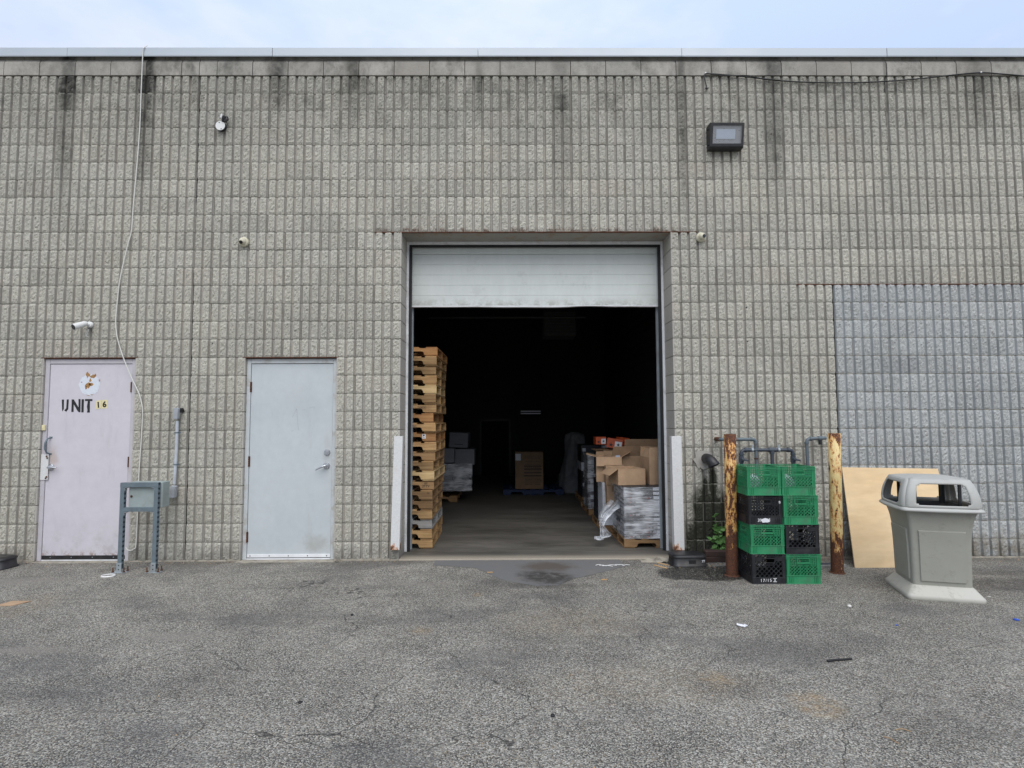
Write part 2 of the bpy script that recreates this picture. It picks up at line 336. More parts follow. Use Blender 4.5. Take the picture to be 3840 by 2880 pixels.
MT['woodp'] = mk_wood('pale_pallet_wood', (.42, .29, .13), (.58, .42, .22), rv=.2)
MT['woodg'] = mk_wood('grey_weathered_wood', (.22, .21, .20), (.36, .35, .33))
MT['woodd'] = mk_wood('dark_pallet_wood', (.24, .135, .06), (.36, .22, .10))
MT['splint'] = mk_wood('splinter_wood', (.42, .24, .10), (.52, .34, .17), rv=.1, knots=False)
def mk_ply():
    n = NB('plywood_face'); v = n.obj
    g = n.noise(1.1, 6, .6, v, stretch=(1.2, 1, 5)); b = n.noise(2.2, 6, .6, v); f = n.noise(5, 4, .55, v, stretch=(1, 1, 3))
    c = n.mix(n.rng(g, .3, .7), (.66, .475, .265), (.74, .56, .335)); c = n.scale(c, n.rng(f, .3, .7, .93, 1.06, False))
    c = n.mix(n.mt('MULTIPLY', n.rng(b, .52, .7), .25), c, (.45, .33, .20))
    k = n.vor(2.9, vec=v)[0]; c = n.mix(n.rng(k, .045, .02), c, (.13, .065, .03))
    return n.done(c, .7, 0, g, .15, .003)
MT['ply'] = mk_ply()
def mk_doorpaint(name, c0, blot, marks=True):
    n = NB(name); big = n.noise(1.6, 5, .6, n.pos); f = n.noise(12, 6, .7, n.pos)
    c = n.mix(n.rng(big, .35, .7), c0, blot); c = n.scale(c, n.rng(f, .3, .7, .955, 1.035, False)); ed = n.noise(2.1, 7, .75, stretch=(3, 1, .6)); c = n.mix(n.mt('MULTIPLY', n.rng(ed, .55, .70), .16), c, (.33, .31, .27))
    if marks:
        j = n.noise(9, 6, .7)
        d = n.mx2(n.mt('MULTIPLY', n.blob((1.42, 0, .17), (.24, None, .13), .95, j, 1.0), .8), n.mt('MULTIPLY', n.blob((1.52, 0, 1.15), (.07, None, .30), .8, j, .6), .35), n.mt('MULTIPLY', n.blob((1.2, 0, 1.75), (.3, None, .35), .9, j, .5), .12))
        c = n.mix(n.mt('MULTIPLY', d, .5), c, (.28, .26, .20))
    else:
        j = n.noise(9, 6, .7)
        d = n.mt('MULTIPLY', n.rng(n.sep(n.pos)[2], .6, .0), n.rng(j, .45, .7)); c = n.mix(n.mt('MULTIPLY', d, .38), c, (.30, .27, .23))
        k = n.mx2(n.blob((-1.50, 0, 1.12), (.10, None, .2), .9, j, .7), n.mt('MULTIPLY', n.blob((-.667, 0, .95), (.012, None, .22), .8, j, .5), 1.)); c = n.mix(n.mt('MULTIPLY', k, .45), c, (.36, .24, .14))
        rs = n.mt('MULTIPLY', n.rng(n.sep(n.pos)[2], .13, .05), n.rng(n.noise(14, 5, .7), .52, .6)); c = n.mix(n.mt('MULTIPLY', rs, .7), c, (.20, .09, .04))
    return n.done(c, .48, 0, f, .05, .002)
MT['door1'] = mk_doorpaint('lilac_grey_door_paint', (.60, .57, .605), (.565, .54, .58), False)
MT['door2'] = mk_doorpaint('pale_blue_grey_door_paint', (.525, .56, .573), (.49, .53, .545))
MT['frame1'] = plain('lilac_grey_frame_paint', (.50, .475, .505), .5, var=.06, dirt=(.32, .25, .2), da=.25, obj=False)
MT['frame2'] = plain('worn_white_frame_paint', (.52, .55, .56), .5, var=.08, dirt=(.25, .20, .12), da=.5, dsc=7, obj=False)
def mk_ohd():
    n = NB('overhead_door_paint'); f = n.noise(5, 6, .7, stretch=(1, 1, .35)); z = n.sep(n.pos)[2]; j = n.noise(8, 7, .75)
    c = n.scale((.66, .695, .665), n.rng(f, .3, .7, .92, 1.04, False))
    lo = n.mt('MULTIPLY', n.rng(z, 3.02, 2.84), n.rng(j, .40, .62)); c = n.mix(n.mt('MULTIPLY', lo, .65), c, (.17, .16, .11))
    c = n.mix(n.mt('MULTIPLY', n.rng(n.noise(3, 7, .7), .58, .66), .13), c, (.2, .21, .19))
    return n.done(c, .5, 0, f, .08, .003)
MT['ohd'] = mk_ohd()
def mk_rustpaint(name, paint, amt, zlo=0.35, obj=True, sc=1., top=1.38):
    n = NB(name); v = n.obj
    a = n.noise(16*sc, 8, .72, v, stretch=(1, 1, .34)); b = n.noise(50*sc, 6, .7, v); z = n.sep(v)[2]
    thr = n.mt('ADD', amt, n.rng(z, zlo*.4, zlo*2.2, .15, 0.)); thr = n.mt('ADD', thr, n.rng(z, top-.14, top, 0., .07))
    m = n.rng(n.mt('ADD', n.mt('MULTIPLY', a, .82), n.mt('MULTIPLY', b, .18)), n.mt('ADD', thr, .012), n.mt('SUBTRACT', thr, .012))
    edge = n.rng(n.mt('ADD', n.mt('MULTIPLY', a, .82), n.mt('MULTIPLY', b, .18)), n.mt('ADD', thr, .075), n.mt('ADD', thr, .012))
    p = n.scale(paint, n.rng(b, .3, .7, .88, 1.08, False))
    p = n.mix(n.mt('MULTIPLY', edge, .85), p, (.52, .20, .045))
    r = n.mix(n.rng(b, .35, .65), (.055, .024, .017), (.14, .052, .022))
    return n.done(n.mix(m, p, r), n.rng(m, 0, 1, .5, .92), 0, n.mt('MULTIPLY', m, -1.), .5, .003)
MT['bol1'] = mk_rustpaint('rusty_yellow_bollard_paint', (.66, .46, .17), .500, .26, sc=1.3)
MT['bol2'] = mk_rustpaint('chipped_yellow_bollard_paint', (.68, .53, .24), .445, .24, sc=1.5)
MT['guard'] = mk_rustpaint('chipped_white_guard_paint', (.66, .66, .65), .335, .05, top=9)
def mk_film(name, a0, a1, col=(.75, .78, .82), hi=None):
    n = NB(name); g = n.noise(2.2, 4, .55, n.obj, stretch=(1, 1, 3)); g2 = n.noise(9, 4, .55, n.obj, stretch=(.6, .6, 6))
    al = n.rng(n.mt('ADD', n.mt('MULTIPLY', g, .7), n.mt('MULTIPLY', g2, .3)), .42, .62, a0, a1)
    return n.done(col, .22, 0, g2, .8, .012, alpha=al, spec=.8)
MT['film'] = mk_film('stretch_wrap', .14, .70, (.86, .88, .92))
MT['film2'] = mk_film('loose_plastic_film', .25, .8)
def mk_can(name, c0, dirt, da):
    n = NB(name); a = n.noise(2.5, 6, .6, n.obj); s1 = n.noise(14, 8, .75, n.obj); sc_ = n.noise(3.2, 6, .7, n.obj, stretch=(7, 7, 1.2))
    c = n.scale(c0, n.rng(a, .3, .7, .94, 1.05, False)); c = n.mix(n.mt('MULTIPLY', n.rng(s1, .52, .7), da), c, dirt)
    c = n.mix(n.mt('MULTIPLY', n.rng(sc_, .66, .70), .4), c, (.5, .5, .47))
    return n.done(c, .52, 0, s1, .08, .003)
MT['canbody'] = mk_can('grey_bin_plastic', (.315, .313, .272), (.20, .19, .155), .45)
MT['canlid'] = mk_can('light_grey_bin_plastic', (.43, .43, .405), (.30, .28, .25), .4)
MT['canbase'] = mk_can('dusty_grey_bin_base', (.45, .44, .39), (.27, .25, .21), .7)
def mk_glass():
    n = NB('lamp_glass'); f = n.noise(30, 4, .6, n.obj)
    return n.done((.42, .44, .46), .12, 0, f, .1, .002, alpha=.38, spec=.8)
MT['glass'] = mk_glass()
MT['led'] = plain('led_board', (.52, .60, .72), .5, var=.05)
MT['refl'] = plain('grey_reflector', (.30, .29, .29), .3, .4, var=.05)
n = NB('dim_pale_strip'); MT['tube'] = n.done((.6, .62, .65), .4, emis=(.8, .85, 1), es=.02)  # pale strip colour with a faint emission of its own

# ------------------------------------------------------------------ mesh helper
class MB:
    def __init__(s): s.v = []; s.f = []; s.mi = []; s.sm = []
    def add(s, vs, fs, mi=0, sm=False):
        o = len(s.v); s.v += [tuple(q) for q in vs]; s.f += [tuple(i+o for i in f) for f in fs]; s.mi += [mi]*len(fs); s.sm += [sm]*len(fs); return s
    def box(s, x0, x1, y0, y1, z0, z1, b=0., mi=0, T=None):
        if x0 > x1: x0, x1 = x1, x0
        if y0 > y1: y0, y1 = y1, y0
        if z0 > z1: z0, z1 = z1, z0
        b = min(b, (x1-x0)*.3, (y1-y0)*.3, (z1-z0)*.3)
        if b <= 0:
            v = [(x, y, z) for x in (x0, x1) for y in (y0, y1) for z in (z0, z1)]
            f = [(0, 1, 3, 2), (4, 6, 7, 5), (0, 4, 5, 1), (2, 3, 7, 6), (0, 2, 6, 4), (1, 5, 7, 3)]
        else:
            v = []; ix = {}
            for i, x in enumerate((x0, x1)):
                for j, y in enumerate((y0, y1)):
                    for k, z in enumerate((z0, z1)):
                        dx, dy, dz = (b, -b)[i], (b, -b)[j], (b, -b)[k]
                        ix[i, j, k, 0] = len(v); v.append((x, y+dy, z+dz))
                        ix[i, j, k, 1] = len(v); v.append((x+dx, y, z+dz))
                        ix[i, j, k, 2] = len(v); v.append((x+dx, y+dy, z))
            f = []
            q = [(0, 0), (1, 0), (1, 1), (0, 1)]
            for i in (0, 1):
                a = [ix[i, j, k, 0] for j, k in q]; f.append(a if i else a[::-1])
                a = [ix[j, i, k, 1] for j, k in q]; f.append(a[::-1] if i else a)
                a = [ix[j, k, i, 2] for j, k in q]; f.append(a if i else a[::-1])
            for i in (0, 1):
                for j in (0, 1):
                    fl = (i == j)
                    a = [ix[i, j, 0, 0], ix[i, j, 0, 1], ix[i, j, 1, 1], ix[i, j, 1, 0]]; f.append(a[::-1] if fl else a)
                    a = [ix[i, 0, j, 0], ix[i, 0, j, 2], ix[i, 1, j, 2], ix[i, 1, j, 0]]; f.append(a if fl else a[::-1])
                    a = [ix[0, i, j, 1], ix[0, i, j, 2], ix[1, i, j, 2], ix[1, i, j, 1]]; f.append(a[::-1] if fl else a)
                    for k in (0, 1):
                        a = [ix[i, j, k, 0], ix[i, j, k, 1], ix[i, j, k, 2]]; f.append(a if (i+j+k) % 2 else a[::-1])
        if T is not None: v = [T @ Vector(p) for p in v]
        return s.add(v, f, mi)
    def ob(s, c, size, rot=(0, 0, 0), b=0., mi=0):
        from mathutils import Euler
        T = Matrix.Translation(Vector(c)) @ Euler(rot).to_matrix().to_4x4(); x, y, z = (q/2 for q in size)
        return s.box(-x, x, -y, y, -z, z, b, mi, T)
    def bar(s, a, b_, w, h, mi=0, upv=(0, 0, 1), bv=0.):
        a, b_ = Vector(a), Vector(b_); d = b_-a; l = d.length; d.normalize(); u = Vector(upv); sd = d.cross(u)
        if sd.length < 1e-4: sd = d.cross(Vector((0, 1, 0)))
        sd.normalize(); u = sd.cross(d)
        T = Matrix((d, sd, u)).transposed().to_4x4(); T.translation = (a+b_)/2
        return s.box(-l/2, l/2, -w/2, w/2, -h/2, h/2, bv, mi, T)
    def tube(s, pts, r, seg=10, mi=0, caps=True, sm=True):
        pts = [Vector(p) for p in pts]; n = len(pts); rs = r if isinstance(r, (list, tuple)) else [r]*n
        v = []; f = []; pu = None
        for i, p in enumerate(pts):
            d = (pts[min(i+1, n-1)]-pts[max(i-1, 0)]).normalized()
            if pu is None: pu = d.orthogonal().normalized()
            pu = (pu-d*pu.dot(d)).normalized(); w = d.cross(pu)
            for k in range(seg):
                a = 2*pi*k/seg; v.append(p+(pu*cos(a)+w*sin(a))*rs[i])
        for i in range(n-1):
            for k in range(seg):
                k2 = (k+1) % seg; f.append((i*seg+k, i*seg+k2, (i+1)*seg+k2, (i+1)*seg+k))
        s.add(v, f, mi, sm)
        if caps:
            s.add([v[k] for k in range(seg)], [tuple(range(seg))[::-1]], mi); s.add([v[(n-1)*seg+k] for k in range(seg)], [tuple(range(seg))], mi)
        return s
    def prism(s, outline, T, h, mi=0):
        """outline in local xy, extruded along local z by h"""
        n = len(outline); T = T or Matrix()
        v = [T @ Vector((x, y, 0)) for x, y in outline]+[T @ Vector((x, y, h)) for x, y in outline]
        f = [tuple(range(n))[::-1], tuple(range(n, 2*n))]+[(i, (i+1) % n, (i+1) % n+n, i+n) for i in range(n)]
        return s.add(v, f, mi)
    def loft(s, rings, mi=0, sm=True, cap0=False, cap1=False):
        n = len(rings[0]); v = [p for r in rings for p in r]; f = []
        for i in range(len(rings)-1):
            for k in range(n):
                k2 = (k+1) % n; f.append((i*n+k, i*n+k2, (i+1)*n+k2, (i+1)*n+k))
        s.add(v, f, mi, sm)
        if cap0: s.add(rings[0], [tuple(range(n))[::-1]], mi)
        if cap1: s.add(rings[-1], [tuple(range(n))], mi)
        return s
    def grid(s, fn, nu, nv, mi=0, sm=True, skip=None):
        v = [fn(i/nu, j/nv) for j in range(nv+1) for i in range(nu+1)]; f = []
        for j in range(nv):
            for i in range(nu):
                if skip and skip((i+.5)/nu, (j+.5)/nv): continue
                a = j*(nu+1)+i; f.append((a, a+1, a+nu+2, a+nu+1))
        return s.add(v, f, mi, sm)
    def mesh(s, name, mats):
        me = bpy.data.meshes.new(name); me.from_pydata(s.v, [], s.f)
        for m in (mats if isinstance(mats, (list, tuple)) else [mats]): me.materials.append(MT[m] if isinstance(m, str) else m)
        me.polygons.foreach_set('material_index', s.mi); me.polygons.foreach_set('use_smooth', s.sm); me.update(); return me
def link(name, data, parent=None, loc=(0, 0, 0), rot=(0, 0, 0), label=None):
    o = bpy.data.objects.new(name, data); COL.objects.link(o); o.location = loc; o.rotation_euler = rot
    if parent: o.parent = parent
    if label: o['label'] = label
    return o
def part(name, mb, mats, parent, loc=(0, 0, 0), rot=(0, 0, 0), label=None):
    me = mb if isinstance(mb, bpy.types.Mesh) else mb.mesh(name, mats); return link(name, me, parent, loc, rot, label)
def tag(o, label, cat, group=None):
    o['label'] = label; o['category'] = cat
    if group: o['group'] = group
    return o
def thing(name, label, cat, loc=(0, 0, 0), rot=(0, 0, 0), group=None): return tag(link(name, None, None, loc, rot), label, cat, group)
def solo(name, mb, mats, label, cat, loc=(0, 0, 0), rot=(0, 0, 0), group=None): return tag(part(name, mb, mats, None, loc, rot), label, cat, group)
def structure(name, mb, mats, loc=(0, 0, 0)): o = part(name, mb, mats, None, loc); o['kind'] = 'structure'; return o
def copy_tree(o, parent=None):
    c = o.copy(); COL.objects.link(c); c.parent = parent
    for ch in list(o.children): copy_tree(ch, c)
    return c
def text_mesh(txt, size, mat, off=0., ext=.0, sp=1.):
    cu = bpy.data.curves.new('text', 'FONT'); cu.body = txt; cu.size = size; cu.offset = off; cu.extrude = ext; cu.align_x = 'CENTER'; cu.space_character = sp
    cu.resolution_u = 3
    ob = bpy.data.objects.new('text', cu); COL.objects.link(ob); bpy.context.view_layer.update()
    me = bpy.data.meshes.new_from_object(ob.evaluated_get(bpy.context.evaluated_depsgraph_get()))
    bpy.data.objects.remove(ob); bpy.data.curves.remove(cu); me.materials.clear(); me.materials.append(MT[mat]); return me
def disc(r, seg=16): return [(r*cos(2*pi*k/seg), r*sin(2*pi*k/seg)) for k in range(seg)]
def rrect(hx, hy, r, n=4):
    o = []
    for cx, cy, a0 in ((hx-r, hy-r, 0), (-hx+r, hy-r, 90), (-hx+r, -hy+r, 180), (hx-r, -hy+r, 270)):
        for k in range(n+1): a = R(a0+90*k/n); o.append((cx+r*cos(a), cy+r*sin(a)))
    return o
TF = lambda loc, rx=0, ry=0, rz=0: Matrix.Translation(Vector(loc)) @ Matrix.Rotation(rz, 4, 'Z') @ Matrix.Rotation(ry, 4, 'Y') @ Matrix.Rotation(rx, 4, 'X')
FRONT = lambda loc: TF(loc, R(90))     # local xy -> world xz, local +z -> world -y (towards the viewer)

# ================================================================== GROUND
mb = MB(); mb.add([(-45, -60, 0), (55, -60, 0), (55, .06, 0), (-45, .06, 0)], [(0, 1, 2, 3)]); structure('asphalt_yard', mb, 'asphalt')
# smooth patch in front of the threshold
o = []
for px, py in [(1625, 2117), (1780, 2128), (1835, 2152), (1880, 2172), (1930, 2184), (2010, 2196), (2090, 2194), (2150, 2170), (2230, 2152), (2300, 2136), (2340, 2120)]:
    q = G(px, py, .004); o.append((q.x, q.y))
o += [(o[-1][0], -.012), (o[0][0], -.012)]
mb = MB(); fine = []
for i in range(len(o)):
    a, b = Vector(o[i]), Vector(o[(i+1) % len(o)])
    for k in range(5):
        q = a.lerp(b, k/5); w = .012 if i < len(o)-3 else 0; fine.append((q.x+random.uniform(-w, w), q.y+random.uniform(-w, w)))
mb.prism(fine, TF((0, 0, .001)), .003); structure('asphalt_patch', mb, 'patch')
# floor slab, interior
OX0, OX1 = 23*P, 53*P
mb = MB(); mb.box(OX0+.001, OX1-.001, -.012, .36, -.05, .018, .006); mb.box(.6, 6.6, .361, 9.6, -.05, .018); structure('warehouse_floor', mb, 'floor')
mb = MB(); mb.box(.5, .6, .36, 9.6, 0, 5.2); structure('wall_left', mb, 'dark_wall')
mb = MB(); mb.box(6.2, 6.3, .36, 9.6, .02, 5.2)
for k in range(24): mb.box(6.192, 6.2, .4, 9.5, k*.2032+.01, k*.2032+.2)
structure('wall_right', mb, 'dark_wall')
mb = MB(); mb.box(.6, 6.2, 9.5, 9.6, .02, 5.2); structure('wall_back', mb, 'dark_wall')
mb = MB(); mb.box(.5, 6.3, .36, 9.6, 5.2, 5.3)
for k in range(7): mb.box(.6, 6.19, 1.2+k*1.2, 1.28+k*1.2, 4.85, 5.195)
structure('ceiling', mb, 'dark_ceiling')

# ================================================================== THE BUILDING
BLD = thing('warehouse_building', 'long grey ribbed concrete block warehouse front with two steel doors and open overhead door', 'building')
I0, I1 = -36, 112
OPEN = [(-16, -6, 0, 11), (6, 16, 0, 11), (23, 53, 0, 18)]
GRAY0, GRAYTOP = 71, 15
def rib_mesh(nr, seed, fm, rm):
    rnd = random.Random(seed); mb = MB(); g = .0045; H0, H1 = .0045, CH-.0045; D = .030
    NX, NZ = 5, 9
    for r in range(nr):
        xl = g if r == 0 else r*P; xr = nr*P-g if r == nr-1 else (r+1)*P
        fx0, fx1 = r*P+.0160+rnd.uniform(-.0015, .0015), (r+1)*P-.0160+rnd.uniform(-.0015, .0015)
        bx0, bx1 = r*P+.0105, (r+1)*P-.0105
        off = rnd.uniform(-.003, .003); tl = rnd.uniform(-.004, .004)
        F = [[None]*(NX+1) for _ in range(NZ+1)]; vs = []
        for j in range(NZ+1):
            for i in range(NX+1):
                u, w = i/NX, j/NZ; e = (i in (0, NX)) or (j in (0, NZ))
                y = off+tl*(w-.5)+rnd.uniform(-.0055, .0055)*(0.45 if e else 1)
                if j == NZ or j == 0: y += .006
                if i == 0 or i == NX: y += .0025
                x = fx0+(fx1-fx0)*u+(0 if e else rnd.uniform(-.003, .003)); z = H0+(H1-H0)*w+(0 if j in (0, NZ) else rnd.uniform(-.004, .004))
                if j in (0, NZ) and i in (0, NX): x += .002*(1 if i == 0 else -1)
                F[j][i] = len(vs); vs.append((x, y, z))
        n0 = len(vs)
        fs = [(F[j][i], F[j][i+1], F[j+1][i+1], F[j+1][i]) for j in range(NZ) for i in range(NX)]
        mb.add(vs, fs, 0, False)
        # moulded flanks and groove floor
        for side in (0, 1):
            bx = bx0 if side == 0 else bx1; ex = xl if side == 0 else xr; i = 0 if side == 0 else NX
            col = [vs[F[j][i]] for j in range(NZ+1)]
            q = col+[(bx, D-.004, p[2]) for p in col]+[(bx+(ex-bx)*.4, D, p[2]) for p in col]+[(ex, D+.0005, p[2]) for p in col]
            m = NZ+1; ff = []
            for k in range(3):
                for j in range(NZ):
                    a = (k*m+j, k*m+j+1, (k+1)*m+j+1, (k+1)*m+j); ff.append(a if side == 0 else a[::-1])
            mb.add(q, ff, 1, False)
        for zz, fl in ((H0, False), (H1, True)):
            j = 0 if not fl else NZ
            pts = [(xl, D+.02, zz), (xl, D, zz), (bx0, D-.004, zz)]+[vs[F[j][i]] for i in range(NX+1)]+[(bx1, D-.004, zz), (xr, D, zz), (xr, D+.02, zz)]
            mb.add(pts, [tuple(range(len(pts))) if fl else tuple(range(len(pts)))[::-1]], 1)
    return mb, [fm, rm]
VAR = {}
def variants(nr, painted):
    k = (nr, painted)
    if k not in VAR:
        fm, rm = ('psplit', 'prib') if painted else ('split', 'rib'); L_ = []
        for q in range({4: 10, 2: 5}.get(nr, 3)):
            mb, mats = rib_mesh(nr, 100*nr+q+(50 if painted else 0), fm, rm); L_.append((mb, mb.mesh('block', mats)))
        VAR[k] = L_
    return VAR[k]
blocks = []
for j in range(NC):                      # j = course from the ground
    runs = [(I0, 0), (0, I1)]
    if j < GRAYTOP: runs = [(I0, 0), (0, GRAY0), (GRAY0, I1)]
    for a, b, j0, j1 in OPEN:
        if j0 <= j < j1:
            nr_ = []
            for (u, v) in runs:
                if u < b and v > a:
                    if u < a: nr_.append((u, a))
                    if v > b: nr_.append((b, v))
                else: nr_.append((u, v))
            runs = nr_
    off = 2*(j % 2)
    for u, v in runs:
        x = u; base = u if u in (GRAY0,) else 0
        while x < v:
            nx = x+4-((x-base-off) % 4); nx = min(nx, v); blocks.append((x, nx-x, j, j < GRAYTOP and x >= GRAY0)); x = nx
def vis(b):
    x, nr, j, g = b; p = PX(((x+nr/2)*P, 0, (j+.5)*CH))
    if not (-40 < p[0] < 3880 and -40 < p[1] < 2920): return 0
    d = (Vector(((x+nr/2)*P, 0, (j+.5)*CH))-EYE).dot(FW); return nr/d**3
rnd = random.Random(3)
for painted in (False, True):
    bl = sorted([b for b in blocks if b[3] == painted], key=vis, reverse=True); name = 'painted_block' if painted else 'block'
    for b in bl[:300]:
        if vis(b) == 0: continue
        mb_, me = rnd.choice(variants(b[1], painted)); link(name, me, BLD, (b[0]*P, rnd.uniform(-.0015, .0025), b[2]*CH))
    rest = [b for b in bl[:300] if vis(b) == 0]+bl[300:]
    if rest:
        big = MB()
        for b in rest:
            mb_, me = rnd.choice(variants(b[1], painted)); o = len(big.v); dx, dy, dz = b[0]*P, rnd.uniform(-.0015, .0025), b[2]*CH
            big.v += [(x+dx, y+dy, z+dz) for x, y, z in mb_.v]; big.f += [tuple(i+o for i in f) for f in mb_.f]; big.mi += mb_.mi; big.sm += mb_.sm
        q = part('painted_masonry' if painted else 'masonry', big, ['psplit', 'prib'] if painted else ['split', 'rib'], BLD); q['kind'] = 'stuff'
# mortar: bed joints following the ribs and the core behind the blocks
mb = MB()
def solid(x, j):
    return not any(a <= x < b and j0 <= j < j1 for a, b, j0, j1 in OPEN)
for j in range(0, NC+1):
    z = j*CH
    for i in range(I0, I1):
        lo, hi = solid(i, j-1) and j > 0, solid(i, j) and j < NC
        if not (lo or hi): continue
        z0, z1 = (z-.0075 if lo else z-.001), (z+.0075 if hi else z+.001); x = i*P
        pr = [(x, .034), (x+.0125, .030), (x+.0205, .0085), (x+P-.0205, .0085), (x+P-.0125, .030), (x+P, .034)]
        v = [(a, b, z0) for a, b in pr]+[(a, b, z1) for a, b in pr]
        mb.add(v, [(k, k+1, k+7, k+6) for k in range(5)], 0)
part('mortar', mb, 'mortar', BLD)
mb = MB()
def wallbox(y0, y1):
    zt = NC*CH; e = .004
    segs = [(I0*P, -16*P-e, 0, zt), (-16*P-e, -6*P+e, 11*CH, zt), (-6*P+e, 6*P-e, 0, zt), (6*P-e, 16*P+e, 11*CH, zt), (16*P+e, OX0-e, 0, zt), (OX0-e, OX1+e, 18*CH+.002, zt), (OX1+e, I1*P, 0, zt)]
    for a, b, c, d in segs: mb.box(a, b, y0, y1, c, d)
wallbox(.0345, .34); part('wall_core', mb, 'mortar', BLD)
mb = MB(); mb.box(-.0035, .0035, .0225, .031, 4.0, NC*CH-.01); mb.box(-.003, .003, .0235, .031, .02, 3.2); part('control_joint', mb, 'rubber', BLD)
mb = MB(); mb.box(GRAY0*P-.006, GRAY0*P+.002, .016, .031, .02, GRAYTOP*CH-.01); part('control_joint', mb, 'rubber', BLD)  # black strip in the panel's edge joint, also painting that groove's shadow
# jamb blocks turning the corner into the big opening
mb = MB(); mb.box(0, .0185, .004, .345, .004, CH-.004, .003); jm = mb.mesh('jamb_block', 'smooth')
for j in range(18):
    link('jamb_block', jm, BLD, (OX0-.0185, 0, j*CH)); link('jamb_block', jm, BLD, (OX1, 0, j*CH))
mb = MB(); mb.box(0, .0172, .005, .11, .004, CH-.004, .003); jm2 = mb.mesh('jamb_block', 'smooth')
for j in range(11):
    for a in (-16, 6): link('jamb_block', jm2, BLD, (a*P-.0172, 0, j*CH)); link('jamb_block', jm2, BLD, ((a+10)*P, 0, j*CH))
# steel lintels
mb = MB(); zl = 18*CH; mb.box(OX0-3*P, OX1+3*P, .006, .03, zl-.010, zl+.002, .002, 0)
mb.box(OX0+.001, OX1-.001, .031, .34, zl-.006, zl+.001, 0, 1); part('lintel', mb, ['rust', 'soffit'], BLD)
mb = MB(); mb.box(I1*P, GRAY0*P-4*P, .004, .028, 15*CH-.009, 15*CH+.003, .002); part('lintel', mb, 'rust', BLD)
for a in (-16, 6):
    mb = MB(); mb.box(a*P-.03, (a+10)*P+.03, .004, .03, 11*CH-.008, 11*CH+.002, .002); mb.box(a*P, (a+10)*P, .031, .10, 11*CH-.012, 11*CH-.002); part('lintel', mb, 'rust', BLD)
# trim course, upper course and metal coping
zt = NC*CH
def trim_mesh(w, h, face, lean):
    mb = MB(); g = .004; hh = h-.004
    pr = [(face+.002, .004), (face, .007), (face, hh-.05 if lean else hh-.003), (face+lean+.002, hh), (.20, hh), (.20, .004)]
    v = [(g, y, z) for y, z in pr]+[(w-g, y, z) for y, z in pr]; n_ = len(pr)
    mb.add(v, [tuple(range(n_)), tuple(range(n_, 2*n_))[::-1]]+[(k, k+n_, (k+1) % n_+n_, (k+1) % n_) for k in range(n_)]); return mb
tm4, tm2 = trim_mesh(4*P, CH, -.004, .022).mesh('trim_block', 'smooth'), trim_mesh(2*P, CH, -.004, .022).mesh('trim_block', 'smooth')
x = I0
xs = [i for i in range(-38, -2, 4)]+[-2, 0]+list(range(2, I1+2, 4))
for a, b in zip(xs, xs[1:]): link('trim_block', tm4 if b-a == 4 else tm2, BLD, (a*P, random.uniform(-.0015, .0015), zt))
ctop, cbot = W(1920, 178, -.035).z, W(1920, 207.5, -.035).z
HU = ctop-.03-(zt+CH)
um = trim_mesh(4*P, HU, .022, 0).mesh('upper_block', 'smooth')
for a in range(-36, I1, 4): link('upper_block', um, BLD, (a*P, random.uniform(-.001, .001), zt+CH))
mb = MB(); mb.box(I0*P, I1*P, .03, .19, zt+.001, zt+CH+HU-.006); part('mortar', mb, 'mortar', BLD)
seams = [W(q*1.736, 110, -.035).x for q in (148, 590, 1033, 1472, 1914)]
seams = [seams[0]-(seams[1]-seams[0])*k for k in (1,)]+seams+[seams[-1]+(seams[1]-seams[0]), seams[-1]+2*(seams[1]-seams[0])]
for k in range(len(seams)-1):
    a, b = seams[k], seams[k+1]; mb = MB(); y = -.035-(.0022 if k % 2 else 0); L_ = b-a-.004
    pr = [(y, cbot), (y+.003, cbot-.012), (y+.009, cbot-.012), (y+.004, cbot+.004), (y+.004, ctop-.004), (.24, ctop+.02), (.24, ctop+.026), (y+.012, ctop+.002), (y, ctop-.004)]
    v = [(0, q[0], q[1]) for q in pr]+[(L_-.001, q[0], q[1]) for q in pr]; n_ = len(pr)
    mb.add(v, [tuple(range(n_)), tuple(range(n_, 2*n_))[::-1]]+[(i, i+n_, (i+1) % n_+n_, (i+1) % n_) for i in range(n_)])
    part('coping_panel', mb, 'coping', BLD, (a, 0, 0))
mb = MB(); mb.box(I0*P, I1*P, .345, 9.6, 5.35, 5.60); part('roof', mb, 'dark_ceiling', BLD)
# footing strip along the foot of the wall
mb = MB()
for a, b in ((I0, -16), (-6, 6), (16, 23), (53, I1)):
    x = a*P
    while x < b*P-.01:
        x2 = min(b*P, x+random.uniform(.5, 1.3)); mb.box(x+.001, x2-.001, -.006+random.uniform(-.004, .004), .03, -.02, .012+random.uniform(0, .008), .004); x = x2
part('footing', mb, 'sill', BLD)

# ---- doors
def jamb_frame(a, mat, y0, wid=.048):
    x0, x1, zt_ = a*P+.003, (a+10)*P-.003, 11*CH-.014; mb = MB()
    mb.box(x0, x0+wid, y0, .16, .004, zt_, .003); mb.box(x1-wid, x1, y0, .16, .004, zt_, .003); mb.box(x0+wid+.0005, x1-wid-.0005, y0+.001, .16, zt_-.052, zt_, .003)
    mb.box(x0+wid+.0005, x0+wid+.012, y0+.055, .16, .01, zt_-.0525); mb.box(x1-wid-.012, x1-wid-.0005, y0+.055, .16, .01, zt_-.0525)
    o = part('door_frame', mb, mat, BLD); return o, x0+wid, x1-wid, zt_-.052
def hinge(parent, x, y, z, h=.115):
    mb = MB(); mb.box(x-.012, x+.012, y-.002, y+.004, z-h/2, z+h/2, .001)
    for k in range(5): mb.tube([(x, y-.009, z-h/2+h*k/5+.001), (x, y-.009, z-h/2+h*(k+1)/5-.001)], .0085, 10)
    part('hinge', mb, 'rust', parent)
